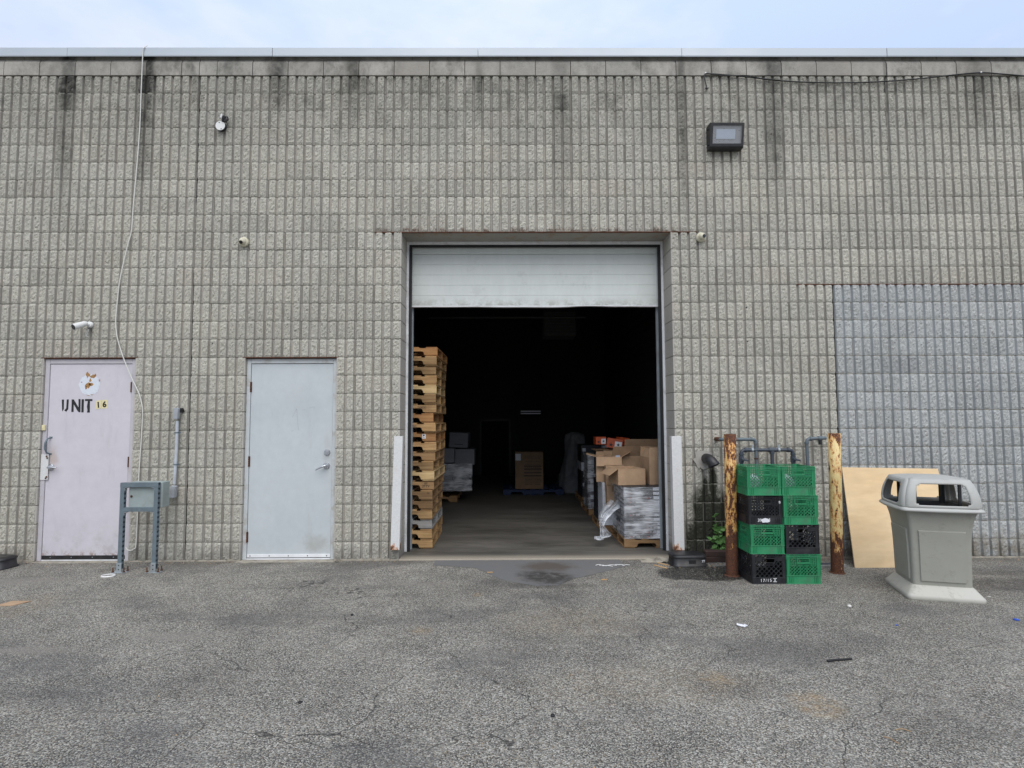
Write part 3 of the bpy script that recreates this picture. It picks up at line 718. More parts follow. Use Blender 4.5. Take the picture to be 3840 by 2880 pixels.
def lever(parent, x, y, z, dx, tilt=0., mat='steel'):
    mb = MB(); mb.tube([(x, y, z), (x, y-.012, z), (x, y-.02, z)], [.036, .036, .028], 24)
    mb.tube([(x, y-.02, z), (x, y-.045, z)], .013, 14)
    mb.tube([(x, y-.045, z), (x+dx*.2, y-.056, z-tilt*.1), (x+dx*.6, y-.058, z-tilt*.5), (x+dx, y-.05, z-tilt)], [.015, .012, .0095, .008], 12)
    part('lever_handle', mb, mat, parent)
# door with the unit number
o, lx0, lx1, lz1 = jamb_frame(-16, 'frame1', .030)
yd = .040
mb = MB(); mb.box(lx0+.003, lx1-.003, yd, yd+.045, .026, lz1-.004, .002); D1 = part('steel_door', mb, 'door1', BLD, label='lilac grey steel door lettered UNIT 16 with a worn round decal')
mb = MB(); mb.box(lx0+.004, lx1-.004, yd-.006, yd-.001, .022, .064, .001); part('door_sweep', mb, 'black', D1)
mb = MB()
for k in range(4): p = (lx0+.1+.23*k, yd-.006, .044); mb.tube([p, (p[0], p[1]-.003, p[2])], .006, 8)
part('screw', mb, 'steel', D1)
mb = MB(); mb.box(-16*P+.001, -6*P-.001, -.045, .16, -.01, .0035, .002); part('door_sill', mb, 'sill', BLD)
mb = MB(); mb.box(lx0+.001, lx1-.001, yd-.004, .1, .0045, .018, .002); part('threshold', mb, 'alu', BLD)
for py in (1452, 1732): q = W(492 if py == 1452 else 479, py, yd); hinge(D1, lx1-.001, yd, q.z)
def q4(px, py, y): r = W(px, py, y); return r
r4 = lambda X, Y: (X/1.5086, 1100+Y/1.5086)
q = q4(*r4(268, 862), yd); q.x = lx0+.042
mb = MB(); mb.box(q.x-.018, q.x+.018, yd-.004, yd-.0005, q.z+.082, q.z+.10, .001); mb.box(q.x-.018, q.x+.018, yd-.004, yd-.0005, q.z-.10, q.z-.082, .001)
mb.tube([(q.x, yd-.004, q.z+.09), (q.x-.012, yd-.035, q.z+.075), (q.x-.02, yd-.05, q.z+.03), (q.x-.02, yd-.05, q.z-.03), (q.x-.012, yd-.035, q.z-.075), (q.x, yd-.004, q.z-.09)], [.008, .009, .011, .011, .009, .008], 10)
part('pull_handle', mb, 'strut', D1)
q = q4(*r4(238, 983), yd); q.x = lx0-.002
mb = MB(); mb.box(q.x-.042, q.x+.042, yd-.018, yd-.0135, q.z-.14, q.z+.14, .002)
part('latch_guard', mb, 'guard', D1)
mb = MB()
for dx, dz in ((.022, .12), (.022, -.12), (.03, .10), (.03, -.105)): mb.tube([(q.x+dx, yd-.018, q.z+dz), (q.x+dx, yd-.024, q.z+dz)], .009, 10)
part('bolt', mb, 'rust', D1)
q = q4(*r4(272, 982), yd); q.x = lx0+.062; lever(D1, q.x, yd, q.z, .095, .004)
q = q4(*r4(229, 760), .03); q.x = lx0-.026; mb = MB(); mb.box(q.x-.018, q.x+.018, .008, .0295, q.z-.03, q.z+.03, .003); mb.box(q.x-.008, q.x+.01, .0055, .0085, q.z-.014, q.z+.004, .001)
part('bell_push', mb, 'sticker', D1, label='yellowed bell push on the door frame')
# letters cut from tape
def strip_letter(polys, name, mat, parent, y, th=.0012):
    mb = MB()
    for pl in polys: mb.prism([(p.x, p.z) for p in (W(*r4(*c), y) for c in pl)], FRONT((0, y, 0)), th)
    return part(name, mb, mat, parent)
yl = yd-.0008
strip_letter([[(350, 601), (362, 601), (361, 655), (352, 668)], [(378, 600), (389, 600), (386, 655), (374, 670), (364, 662), (375, 650)]], 'letter', 'tape', D1, yl)
strip_letter([[(406, 600), (418, 600), (416, 671), (404, 671)], [(418.5, 602), (444, 645), (443, 672), (418, 628)], [(444.5, 598), (456, 598), (455, 672), (444.5, 672)]], 'letter', 'tape', D1, yl)
strip_letter([[(462, 599), (475, 599), (473, 673), (460, 673)]], 'letter', 'tape', D1, yl)
strip_letter([[(481, 598), (523, 598), (523, 609), (481, 609)], [(497, 609.5), (509, 609.5), (508, 674), (492, 674), (495, 660), (492, 640)]], 'letter', 'tape', D1, yl)
strip_letter([[(545, 608), (575, 603), (572, 651), (540, 656)]], 'number_sticker', 'sticker', D1, yl)
strip_letter([[(578, 603), (610, 602), (607, 650), (574, 653)]], 'number_sticker', 'sticker', D1, yl)
for ch, X, Y, rz in (('1', 558, 646, -.12), ('6', 592, 643, -.08)):
    q = W(*r4(X, Y), yl); me = text_mesh(ch, .088, 'tape', .0035); part('numeral', me, None, D1, (q.x, yl-.0018, q.z), (R(90), rz, 0))
# worn round decal: pale remains of paper and brown glue
q = W(*r4(508, 518), yd); rr = random.Random(5)
def ragged(cx, cz, rx, rz, k=22, j=.25, T=0, rr=rr):
    return [(cx+rx*cos(2*pi*i/k+T)*(1+rr.uniform(-j, j)), cz+rz*sin(2*pi*i/k+T)*(1+rr.uniform(-j, j))) for i in range(k)]
mb = MB(); mb.prism(ragged(q.x-.003, q.z, .115, .118, 40, .07), FRONT((0, yl, 0)), .0006); part('worn_decal', mb, 'decalw', D1, label='torn pale remains of a round sticker')
for X, Y, rx, rz in [(497, 462, .022, .028), (528, 470, .03, .018), (497, 520, .026, .032), (515, 515, .024, .016), (488, 535, .012, .016), (563, 494, .007, .016), (462, 503, .008, .006), (540, 462, .01, .012), (500, 577, .016, .003), (520, 573, .014, .004), (512, 492, .012, .02)]:
    p = W(*r4(X, Y), yd); mb = MB(); mb.prism(ragged(p.x, p.z, rx, rz, 11, .4), FRONT((0, yl-.0008, 0)), .0006); part('glue_stain', mb, 'decalt', D1)
# plain door
r5 = lambda X, Y: (600+X/1.6589, 1200+Y/1.6589)
o, lx0, lx1, lz1 = jamb_frame(6, 'frame2', .045, .044); yd = .058
mb = MB(); mb.box(lx0+.003, lx1-.003, yd, yd+.045, .026, lz1-.004, .002); D2 = part('steel_door', mb, 'door2', BLD, label='plain pale blue grey steel door with deadbolt and lever')
mb = MB(); mb.box(lx0+.006, lx1-.006, yd-.007, yd-.001, .028, .064, .002); part('door_sweep', mb, 'alu', D2)
mb = MB()
for k in range(5): p = (lx0+.04+.21*k, yd-.007, .046); mb.tube([p, (p[0], p[1]-.003, p[2])], .006, 8)
part('screw', mb, 'rubber', D2)
mb = MB(); mb.box(6*P-.03, 16*P+.02, -.055, .16, -.01, .0037, .002); part('door_sill', mb, 'sill', BLD)
mb = MB(); mb.box(lx0+.001, lx1-.001, yd-.01, .1, .0047, .018, .002); part('threshold', mb, 'alu', BLD)
for Y in (417, 880, 1350): q = W(*r5(560, Y), yd); hinge(D2, lx0+.001, yd, q.z)
q = W(*r5(1041, 823), yd); mb = MB(); mb.tube([(q.x, yd, q.z), (q.x, yd-.010, q.z), (q.x, yd-.022, q.z)], [.034, .034, .026], 24); mb.tube([(q.x, yd-.022, q.z), (q.x, yd-.026, q.z)], [.016, .014], 16)
mb.box(q.x-.002, q.x+.002, yd-.028, yd-.0262, q.z-.008, q.z+.008); part('deadbolt', mb, 'steel', D2)
q = W(*r5(1037, 905), yd); lever(D2, q.x, yd, q.z, -.105, .045)
q = W(*r5(1099, 782), .045); mb = MB(); mb.box(q.x-.012, q.x+.012, .036, .0445, q.z-.035, q.z+.035, .002); part('door_contact', mb, 'black', BLD)
q = W(*r5(1083, 905), .045); mb = MB(); mb.box(q.x-.006, q.x+.006, .052, .0575, q.z-.04, q.z+.04, .001); part('strike_plate', mb, 'rust', D2)
mb = MB()
for pts in ([(823, 607), (850, 552), (861, 685)], [(850, 552), (853, 556)], [(882, 563), (905, 555)], [(925, 548), (960, 540), (957, 560)], [(815, 692), (830, 686)]):
    for a, b in zip(pts, pts[1:]): mb.bar(W(*r5(*a), yd-.0004), W(*r5(*b), yd-.0004), .0006, .0016, upv=(0, 0, 1) if abs(a[0]-b[0]) > 12 else (1, 0, 0))
part('scratch', mb, 'greyprint', D2)

# ---- overhead door
yo = .40
mb = MB(); mb.box(OX0+.001, OX0+.028, .33, .37, .02, zl-.008, .002); mb.box(OX1-.028, OX1-.001, .33, .37, .02, zl-.008, .002); mb.box(OX0+.0285, OX1-.0285, .332, .37, zl-.045, zl-.008, .002)
part('door_trim', mb, 'alu', BLD)
mb = MB(); mb.box(OX0+.0285, OX0+.062, .345, .365, .02, zl-.046, .003); mb.box(OX1-.062, OX1-.0285, .345, .365, .02, zl-.046, .003); mb.box(OX0+.0625, OX1-.0625, .345, .365, zl-.075, zl-.046, .003)
part('weather_seal', mb, 'rubber', BLD)
zb = W(1990, 1146, yo).z; zs = W(1990, 954, yo).z
mb = MB(); mb.box(OX0+.03, OX1-.03, yo+.012, yo+.045, zb+.004, zl-.02); OD = part('overhead_door', mb, 'ohd', BLD, label='pale green grey sectional overhead door rolled two thirds up')
h_ = (zs-zb)/5
for k in range(5):
    mb = MB(); mb.box(OX0+.03, OX1-.03, yo, yo+.0115, zb+k*h_+.0007, zb+(k+1)*h_-(.0007 if k < 4 else .004), .0008); part('door_slat', mb, 'ohd', OD)
mb = MB(); mb.box(OX0+.03, OX1-.03, yo, yo+.0115, zs+.004, zl-.03, .002); part('door_slat', mb, 'ohd', OD)
mb = MB(); nx = 40
def bt(u, v):
    x = OX0+.03+u*(OX1-OX0-.06); s_ = .003*sin(u*9)+.0012*sin(u*31)+(.010 if .62 < u < .82 else 0)*sin((u-.62)/.2*pi); return (x, yo-.003, zb-.016+v*.018+(s_ if v < .5 else 0))
mb.grid(bt, nx, 1); mb.grid(lambda u, v: (bt(u, 0)[0], yo-.003+v*.05, bt(u, 0)[2]), nx, 1); part('bottom_seal', mb, 'alu', OD)
mb = MB()
for x in (OX0+.045, OX1-.045): mb.box(x-.02, x+.02, yo+.05, yo+.09, .02, 3.6)
part('door_track', mb, 'galv', BLD)

# ================================================================== THINGS ON THE WALL
def wallthing(name, label, cat, px, py, Y=0., group=None):
    q = W(px, py, Y); return thing(name, label, cat, (q.x, Y, q.z), group=group), q
r1 = lambda X, Y: (X/1.6589, 100+Y/1.6589)
r3 = lambda X, Y: (2540+X/1.6589, 100+Y/1.6589)
r6 = lambda X, Y: (1450+X/1.7463, 1200+Y/1.7463)
r7 = lambda X, Y: (1950+X/2.3707, 1500+Y/2.3707)
rb = lambda X, Y: (2500+X/2.2114, 1500+Y/2.2114)
rc = lambda X, Y: (3100+X/1.9514, 1500+Y/1.9514)
rg = lambda X, Y: (X/1.728, 2100+Y/1.728)
rh = lambda X, Y: (1280+X/1.728, 2100+Y/1.728)
ri = lambda X, Y: (2560+X/1.728, 2100+Y/1.728)
def smooth_pts(pts, n=6):
    pts = [Vector(p) for p in pts]; o = []
    for i in range(len(pts)-1):
        p0, p1, p2, p3 = pts[max(i-1, 0)], pts[i], pts[i+1], pts[min(i+2, len(pts)-1)]
        for k in range(n):
            t = k/n; o.append(.5*((2*p1)+(-p0+p2)*t+(2*p0-5*p1+4*p2-p3)*t*t+(-p0+3*p1-3*p2+p3)*t**3))
    return o+[pts[-1]]
# dome cameras
def dome_cam(px, py, label, look):
    t, q = wallthing('dome_camera', label, 'security camera', px, py, -.004, 'dome cameras on the wall')
    mb = MB(); prof = [(.056, 0), (.056, -.014), (.050, -.026), (.044, -.03)]
    mb.loft([[(r*cos(2*pi*k/28), y, r*sin(2*pi*k/28)) for k in range(28)] for r, y in prof], cap1=True); part('base', mb, 'cream', t)
    d = Vector(look).normalized(); c = Vector((0, -.036, 0)); mb = MB(); u = d.orthogonal().normalized(); w = d.cross(u); rings = []
    for k in range(9):
        a = -pi/2+pi*.86*k/8+.0; rings.append([c+d*(.040*sin(a))+(u*cos(2*pi*i/24)+w*sin(2*pi*i/24))*.040*max(cos(a), .01) for i in range(24)])
    mb.loft(rings, cap0=True, cap1=True); part('eyeball', mb, 'cream', t)
    mb = MB(); e = c+d*.0375; mb.tube([e-d*.006, e+d*.004], .0205, 20); part('lens', mb, 'lens', t)
dome_cam(*r1(1518, 1341), 'cream dome camera between the round junction box and the plain door', (-.12, -1, -.62))
dome_cam(*r3(146, 1312), 'cream dome camera beside the right top corner of the open overhead door', (.45, -1, -.1))
# round junction box with broken lamp holder
t, q = wallthing('junction_box', 'round white junction box cover with broken black lamp holder above', 'junction box', *r1(1381, 626), -.004)
mb = MB(); mb.loft([[(r*cos(2*pi*k/24), y, r*sin(2*pi*k/24)) for k in range(24)] for r, y in ((.053, .0), (.053, -.03), (.048, -.036))]); mb.add([(.05*cos(2*pi*k/24), -.0355, .05*sin(2*pi*k/24)) for k in range(24)], [tuple(range(24))]); part('box_body', mb, 'black', t)
mb = MB(); mb.tube([(0, -.037, 0), (0, -.041, 0)], .054, 28); part('cover', mb, 'wpl', t)
mb = MB(); mb.tube([(-.012, -.041, .035), (-.012, -.0435, .035)], .006, 8); mb.tube([(.012, -.041, -.04), (.012, -.0435, -.04)], .006, 8); part('screw', mb, 'rust', t)
mb = MB(); mb.tube([(.03, -.03, .05), (.045, -.05, .075), (.055, -.05, .10)], [.02, .024, .022], 12); mb.ob((.065, -.045, .055), (.03, .04, .04), (.3, .4, .5), .006); mb.ob((.075, -.04, .085), (.02, .03, .05), (.1, -.3, -.5), .005); part('lamp_holder', mb, 'black', t)
mb = MB(); mb.ob((.028, -.075, .095), (.02, .012, .045), (.1, .3, 0), .002); part('bracket_tab', mb, 'wpl', t)
# bullet camera
t, q = wallthing('bullet_camera', 'white bullet camera above the UNIT 16 door with loose cable', 'security camera', *r4(512, 178), -.004)
mb = MB(); mb.tube([(0, 0, 0), (0, -.02, 0), (0, -.026, 0)], [.034, .034, .026], 22); mb.tube([(0, -.02, 0), (-.012, -.06, -.006)], .013, 12); part('mount', mb, 'wpl', t)
mb = MB()
d = Vector((-.058, -.115, -.062)); a0 = Vector((-.005, -.05, .010)); mb.tube([a0, a0+d*.15, a0+d*.7, a0+d], [.02, .03, .033, .035], 20); part('housing', mb, 'wpl', t)
mb = MB(); dn = d.normalized(); mb.tube([a0+d*1.005, a0+d+dn*.006], [.031, .026], 20); part('lens', mb, 'lens', t)
mb = MB(); mb.tube(smooth_pts([(-.005, -.03, -.02), (-.015, -.02, -.06), (-.03, -.02, -.10), (-.028, -.02, -.125), (-.002, -.015, -.14)]), .0035, 8); mb.tube(smooth_pts([(-.002, -.03, -.03), (-.004, -.02, -.07), (-.02, -.02, -.11), (-.028, -.02, -.12)]), .0035, 8); part('cable', mb, 'cable', t)
mb = MB(); mb.tube([(-.004, -.025, -.025), (-.005, -.022, -.05)], .008, 8); part('connector', mb, 'black', t)
# flood light
t, q = wallthing('wall_light', 'black wedge wall pack flood light with grey glass', 'wall light', *r3(284, 705), -.004)
w_, h2 = .19, .138
side = [(0, h2), (-.055, h2), (-.085, h2-.012), (-.20*0-.155, -h2+.012), (-.145, -h2), (0, -h2)]
side = [(0, h2), (-.13, h2), (-.15, h2-.015), (-.10, -h2+.015), (-.085, -h2), (0, -h2)]
mb = MB(); v = [(-w_, y, z) for y, z in side]+[(w_, y, z) for y, z in side]; n_ = len(side)
mb.add(v, [tuple(range(n_)), tuple(range(n_, 2*n_))[::-1]]+[(i, i+n_, (i+1) % n_+n_, (i+1) % n_) for i in range(n_) if i != 2])
# front frame with a recess for the glass
A = Vector((0, -.15, h2-.015)); B = Vector((0, -.10, -h2+.015)); ax = (B-A); nn = Vector((0, -ax.z, ax.y)).normalized(); nn = nn if nn.y < 0 else -nn
def fp(x, t_, dd=0): p = A+ax*t_+nn*dd; return (x, p.y, p.z)
for (x0, x1, t0, t1) in ((-w_, w_, 0, .09), (-w_, w_, .88, 1), (-w_, -w_+.03, .09, .88), (w_-.022, w_, .09, .88)):
    mb.add([fp(x0, t0), fp(x1, t0), fp(x1, t1), fp(x0, t1)], [(0, 3, 2, 1)])
xi0, xi1 = -w_+.03, w_-.022
for p1, p2 in (((xi0, .09), (xi1, .09)), ((xi1, .09), (xi1, .88)), ((xi1, .88), (xi0, .88)), ((xi0, .88), (xi0, .09))):
    mb.add([fp(*p1), fp(*p2), fp(*p2, -.03), fp(*p1, -.03)], [(0, 1, 2, 3)])
part('housing', mb, 'black', t)
mb = MB(); mb.add([fp(xi0, .09, -.03), fp(xi1, .09, -.03), fp(xi1, .88, -.03), fp(xi0, .88, -.03)], [(0, 3, 2, 1)]); part('reflector', mb, 'refl', t)
mb = MB(); mb.add([fp(-.115, .24, -.022), fp(.10, .24, -.022), fp(.10, .66, -.022), fp(-.115, .66, -.022)], [(0, 3, 2, 1)]); part('led_board', mb, 'led', t)
mb = MB(); mb.add([fp(xi0, .09, -.006), fp(xi1, .09, -.006), fp(xi1, .88, -.006), fp(xi0, .88, -.006)], [(0, 3, 2, 1)]); part('glass', mb, 'glass', t)
mb = MB()
for sx in (-w_-.006, w_+.006):
    for z in (.09, -.09): mb.tube([(sx-.008, -.06, z), (sx+.008, -.06, z)], .012, 8)
part('latch', mb, 'black', t)
# hanging cables
pts = [(552, 171), (541, 178), (536, 200), (530, 330), (524, 480), (512, 640), (500, 770), (493, 865), (480, 915), (462, 990), (448, 1060), (441, 1120), (434, 1199), (436, 1240), (443, 1279), (464, 1345), (494, 1418), (512, 1455), (524, 1484), (534, 1531), (533, 1590), (529, 1663), (522, 1763), (520, 1809), (516, 1922), (510, 2041), (503, 2058), (490, 2064), (478, 2062), (472, 2053)]
ys = [.02, -.045, -.045]+[-.02]*20+[-.02]*10
wp = [W(x, y, yy) for (x, y), yy in zip(pts, ys)]
mb = MB(); mb.tube(smooth_pts(wp, 5), .0058, 8); solo('hanging_cable', mb, 'cable', 'long loose white cable hanging from the coping past the UNIT 16 door', 'cable')
pts = [(175, 290), (300, 300), (430, 312), (640, 336), (860, 347), (1100, 348), (1330, 338), (1560, 318), (1740, 298), (1888, 286), (2000, 293), (2156, 306), (2350, 325)]
mb = MB(); mb.tube(smooth_pts([W(*r3(*p), -.018) for p in pts], 5), .0075, 8)
pts = [(175, 290), (300, 306), (430, 303), (520, 322), (640, 333)]
mb.tube(smooth_pts([W(*r3(*p), -.026) for p in pts], 5), .005, 6)
mb.tube(smooth_pts([W(*r3(*p), -.018) for p in [(175, 290), (168, 310), (175, 345), (183, 380)]], 4), .006, 8)
p = W(*r3(183, 384), -.018); mb.ob(p, (.03, .02, .02), (0, .3, 0), .004)
t = solo('roof_cable', mb, 'bcable', 'sagging black cable strung under the trim course at top right', 'cable')
mb = MB()
for c in ((175, 289), (1888, 284)): p = W(*r3(*c), -.02); mb.ob(p, (.018, .02, .018), (0, 0, 0), .003)
part('cable_clip', mb, 'wpl', t)
# conduit
q0 = W(*r4(1001, 680), -.05)
t = thing('electrical_conduit', 'grey plastic conduit with two box fittings running down to the meter stand', 'conduit', (q0.x, -.05, q0.z))
def rel(pt): return tuple(Vector(pt)-Vector((q0.x, -.05, q0.z)))
mb = MB(); mb.ob((0, 0, 0), (.052, .05, .125), (0, R(3), 0), .01); mb.ob((0, -.027, 0), (.05, .005, .12), (0, R(3), 0), .002); part('conduit_body', mb, 'fitting', t)
mb = MB(); mb.tube([(.02, .01, .035), (.03, .05, .035)], .027, 14); part('wall_seal', mb, 'black', t)
a = rel(W(*r4(1003, 722), -.05)); m_ = rel(W(*r4(998, 890), -.05)); b = rel(W(*r4(986, 1080), -.05)); mb = MB(); mb.tube(smooth_pts([a, m_, b], 5), .0165, 16); part('conduit_pipe', mb, 'conduit', t)
for Y in (788, 968):
    c = Vector(rel(W(*r4(1000 if Y == 788 else 995, Y), -.05))); mb = MB(); mb.box(c.x-.035, c.x+.035, c.y+.012, c.y+.018, c.z-.008, c.z+.008, .001)
    mb.tube([(c.x, c.y, c.z-.007), (c.x, c.y, c.z+.007)], .0195, 16); part('strap', mb, 'strut', t)
c = Vector(rel(W(*r4(983, 1122), -.05))); mb = MB(); mb.ob(c, (.056, .055, .135), (0, R(4), 0), .01); mb.ob(c+Vector((0, -.03, 0)), (.05, .006, .125), (0, R(4), 0), .002); part('conduit_body', mb, 'fitting', t)
e = Vector(rel(W(*r4(915, 1137), -.05))); mb = MB(); mb.tube([c+Vector((-.02, 0, -.035)), (e.x, c.y, e.z)], .0165, 14); mb.tube([c+Vector((-.03, 0, -.035)), c+Vector((-.06, 0, -.034))], .021, 14); part('conduit_pipe', mb, 'conduit', t)
# enclosure on a strut stand
gL, gR = G(*r4(680, 1578)), G(*r4(873, 1578)); ys_ = (gL.y+gR.y)/2
Lb, Rb = W(*r4(681, 1560), ys_), W(*r4(874, 1560), ys_); Lt, Rt = W(*r4(705, 1072), ys_), W(*r4(896, 1072), ys_)
t = thing('strut_stand', 'blue grey steel strut stand bolted to the asphalt in front of the UNIT 16 door', 'metal stand', (Lb.x, ys_, 0))
bx = lambda p: Vector(p)-Vector((Lb.x, ys_, 0))
hL = Lt.z; wS = Rb.x-Lb.x
def channel(mb, x0, x1, z0, z1, y, slots=True):
    # post of C profile, 41 mm, open side towards the right
    w = .041; mb.box(x0, x0+w, y-.0205, y-.018, z0, z1, .0006); mb.box(x0, x0+w, y+.018, y+.0205, z0, z1, .0006); mb.box(x0, x0+.0028, y-.0178, y+.0178, z0, z1)
    z = z0+.05
    while z < z1-.04: mb.box(x0+w-.003, x0+w, y-.0175, y+.0175, z, z+.028); z += .048
lean = (Lt.x-Lb.x)*.35
for x in (-.02, wS-.02):
    mb = MB(); channel(mb, x, 0, .03, hL, 0); part('post', mb, 'strut', t)
mb = MB(); mb.box(-.0205, wS+.0215, -.0225, -.0208, hL-.041, hL-.0005, .0005); mb.box(-.0205, wS+.0215, -.0205, .02, hL+.0005, hL+.003, .0005); part('crossbar', mb, 'strut', t)
zc = W(*r4(790, 1222), ys_).z
mb = MB(); mb.box(.0215, wS-.0205, -.0225, -.0205, zc-.02, zc+.02, .0005); mb.box(.0215, wS-.0205, -.0205, .0205, zc+.0182, zc+.0205, .0005); mb.box(.0215, wS-.0205, -.0205, .0205, zc-.0205, zc-.0182, .0005); part('crossbar', mb, 'strut', t)
for x in (-.02, wS-.02):
    mb = MB(); mb.box(x-.004, x-.0005, -.03, .03, .003, .10, .001); mb.box(x-.0035, x+.046, -.0285, -.0235, .003, .10, .001); mb.box(x-.05, x+.09, -.045, .045, .001, .007, .001); part('post_foot', mb, 'galv', t)
    mb = MB()
    for bx_, by_ in ((-.035, -.03), (.075, -.03), (.075, .03)): mb.tube([(x+bx_, by_, .0), (x+bx_+random.uniform(-.004, .004), by_, .055)], .006, 8); mb.tube([(x+bx_, by_, .008), (x+bx_, by_, .018)], .012, 6)
    part('anchor_bolt', mb, 'rust', t)
    mb = MB()
    for z in (.035, .075): mb.tube([(x+.02, -.0286, z), (x+.02, -.0305, z)], .006, 10)
    part('bolt_hole', mb, 'rubber', t)
mb = MB()
for x, z, s_ in ((.0215, hL-.05, 1), (wS-.0205, hL-.05, -1), (wS-.0205, zc-.03, -1), (.0215, zc-.03, 1)): mb.box(x, x+s_*.03, -.019, .019, z, z+.006, .001); mb.box(x, x+s_*.004, -.019, .019, z-.03, z+.0, .001)
part('angle_bracket', mb, 'galv', t)
e0, e1 = W(*r4(733, 1068), ys_+.03), W(*r4(918, 1212), ys_+.03)
t = thing('electrical_box', 'pale green grey electrical enclosure held in the strut stand', 'electrical box', (e0.x, ys_+.024, e1.z))
we, he = e1.x-e0.x+.0, e0.z-e1.z
mb = MB(); mb.box(0, we, .0, .13, 0, he, .006); part('enclosure', mb, 'encl', t)
mb = MB(); mb.box(.008, we-.03, -.006, -.0005, .006, he-.03, .002); part('cover', mb, 'encl', t)
mb = MB(); mb.tube([(.035, -.006, he*.45), (.035, -.014, he*.45)], .011, 12); mb.box(.03, .04, -.02, -.014, he*.45-.002, he*.45+.012, .001); part('latch', mb, 'rust', t)
p = G(*r4(612, 1600)); mb = MB()
rr_ = [[(r*cos(2*pi*k/32), r*sin(2*pi*k/32)*.8, z) for k in range(32)] for r, z in ((.062, .001), (.062, .012), (.054, .012), (.054, .001), (.062, .001))]
mb.loft(rr_); solo('tape_ring', mb, 'wpl', 'white plastic ring lying on the asphalt beside the strut stand foot', 'ring', (p.x, p.y, 0), (0, 0, .2))

# corner guards
def guard(xb0, xb1, yb, xt0, xt1, yt, label):
    a, b, c, d = W(xb0, yb, -.085), W(xb1, yb, -.085), W(xt0, yt, -.085), W(xt1, yt, -.085)
    t = thing('corner_guard', label, 'corner guard', (a.x, -.085, a.z), group='white corner guards beside the overhead door')
    w = ((b.x-a.x)+(d.x-c.x))/2; h = c.z-a.z; sh = (c.x-a.x)
    def ch(x0, x1, y0, y1):
        mb = MB(); mb.box(x0, x1, y0, y1, 0, h, .002); mb.v = [(x+sh*z/h, y+.01*z/h, z) for x, y, z in mb.v]; return mb
    part('face_plate', ch(0, w, 0, .006), 'guard', t); part('side_plate', ch(0, .006, .0065, .085), 'guard', t); part('side_plate', ch(w-.006, w, .0065, .085), 'guard', t)
guard(1464, 1497, 2063, 1477, 1510, 1636, 'white rust chipped steel corner guard left of the overhead door')
guard(2530, 2568, 2064, 2519, 2556, 1636, 'white steel corner guard right of the overhead door')

# drain elbow
q = W(*rb(325, 495), -.0)
t = thing('drain_pipe', 'black plastic drain elbow poking out of a broken hole in the wall', 'drain pipe', (q.x, 0, q.z))
mb = MB(); rr = random.Random(9); mb.prism(ragged(-.022, .0, .112, .108, 26, .2, rr=rr), FRONT((0, .02, 0)), .031); part('mortar_patch', mb, 'rib', t)
mb = MB(); mb.tube([(.0, .02, .015), (.002, -.09, .012), (.012, -.13, -.006), (.03, -.155, -.04), (.035, -.16, -.055)], [.056, .056, .057, .056, .056], 22, caps=False)
mb.tube([(.0, .02, .015), (.002, -.09, .012), (.012, -.13, -.006), (.03, -.155, -.04), (.0352, -.1605, -.0555)], [.05, .05, .051, .05, .05], 22, caps=False); mb.tube([(.027, -.152, -.034), (.0352, -.1602, -.0552)], [.062, .062], 22, caps=False)
part('elbow', mb, 'black', t)
# ---- pipework behind the crates
def elbow_path(pts, r=.03, n=5):
    pts = [Vector(p) for p in pts]; o = [pts[0]]
    for a, b, c in zip(pts, pts[1:], pts[2:]):
        p, q_ = b+(a-b).normalized()*r, b+(c-b).normalized()*r
        for k in range(n+1): t_ = k/n; o.append(p*(1-t_)**2+b*2*t_*(1-t_)+q_*t_**2)
    return o+[pts[-1]]
yp = -.16
def pipe_thing(name, label, mat, pts, r, extra):
    t = thing(name, label, 'pipes', (pts[0][0], yp, 0)); o = Vector((pts[0][0], yp, 0)); pp = [Vector(p)-o for p in pts]
    mb = MB(); mb.tube(elbow_path(pp, .045), r, 14); part('pipe', mb, mat, t)
    for p in extra(pp): part(p[0], p[1], p[2], t)
def fit(a, b, r): mb = MB(); mb.tube([a, b], r, 14); return mb
A0, A1 = W(*rb(455, 327), yp), W(*rb(738, 330), yp); A1.z = A0.z; A2 = W(*rb(738, 500), yp)
pipe_thing('vent_pipe', 'blue grey pipe from the rusty wall stub bending down behind the left green crate', 'pipe', [(A0.x, .03, A0.z), (A0.x, yp, A0.z), (A1.x, yp, A1.z), (A1.x, yp, .02)], .018,
           lambda pp: [('coupling', fit(pp[2]+Vector((-.055, 0, 0)), pp[2]+Vector((-.035, 0, 0)), .023), 'pipe'), ('coupling', fit(pp[2]+Vector((0, 0, -.035)), pp[2]+Vector((0, 0, -.055)), .023), 'pipe'), ('coupling', fit(pp[2]+Vector((0, 0, -.20)), pp[2]+Vector((0, 0, -.215)), .022), 'rust'),
                       ('wall_stub', fit(pp[0]+Vector((0, .0, 0)), pp[1]+Vector((0, .045, 0)), .024), 'rust')])
C0, C1 = W(*rb(1325, 316), yp), W(*rb(1160, 330), yp)
pipe_thing('vent_pipe', 'blue grey pipe from the wall bending down beside the right bollard', 'pipe', [(C0.x, .03, C0.z), (C0.x, yp, C0.z), (C1.x, yp, C0.z-.006), (C1.x+.012, yp, .02)], .018,
           lambda pp: [('coupling', fit(pp[2]+Vector((.055, 0, 0)), pp[2]+Vector((.035, 0, 0)), .024), 'pipe'), ('coupling', fit(pp[2]+Vector((.0, 0, -.035)), pp[2]+Vector((.002, 0, -.055)), .024), 'pipe'), ('coupling', fit(pp[1]+Vector((-.05, 0, -.001)), pp[1]+Vector((-.09, 0, -.002)), .025), 'pipe'),
                       ('cap', fit(pp[1]+Vector((-.07, 0, -.02)), pp[1]+Vector((-.07, 0, -.07)), .018), 'black')])
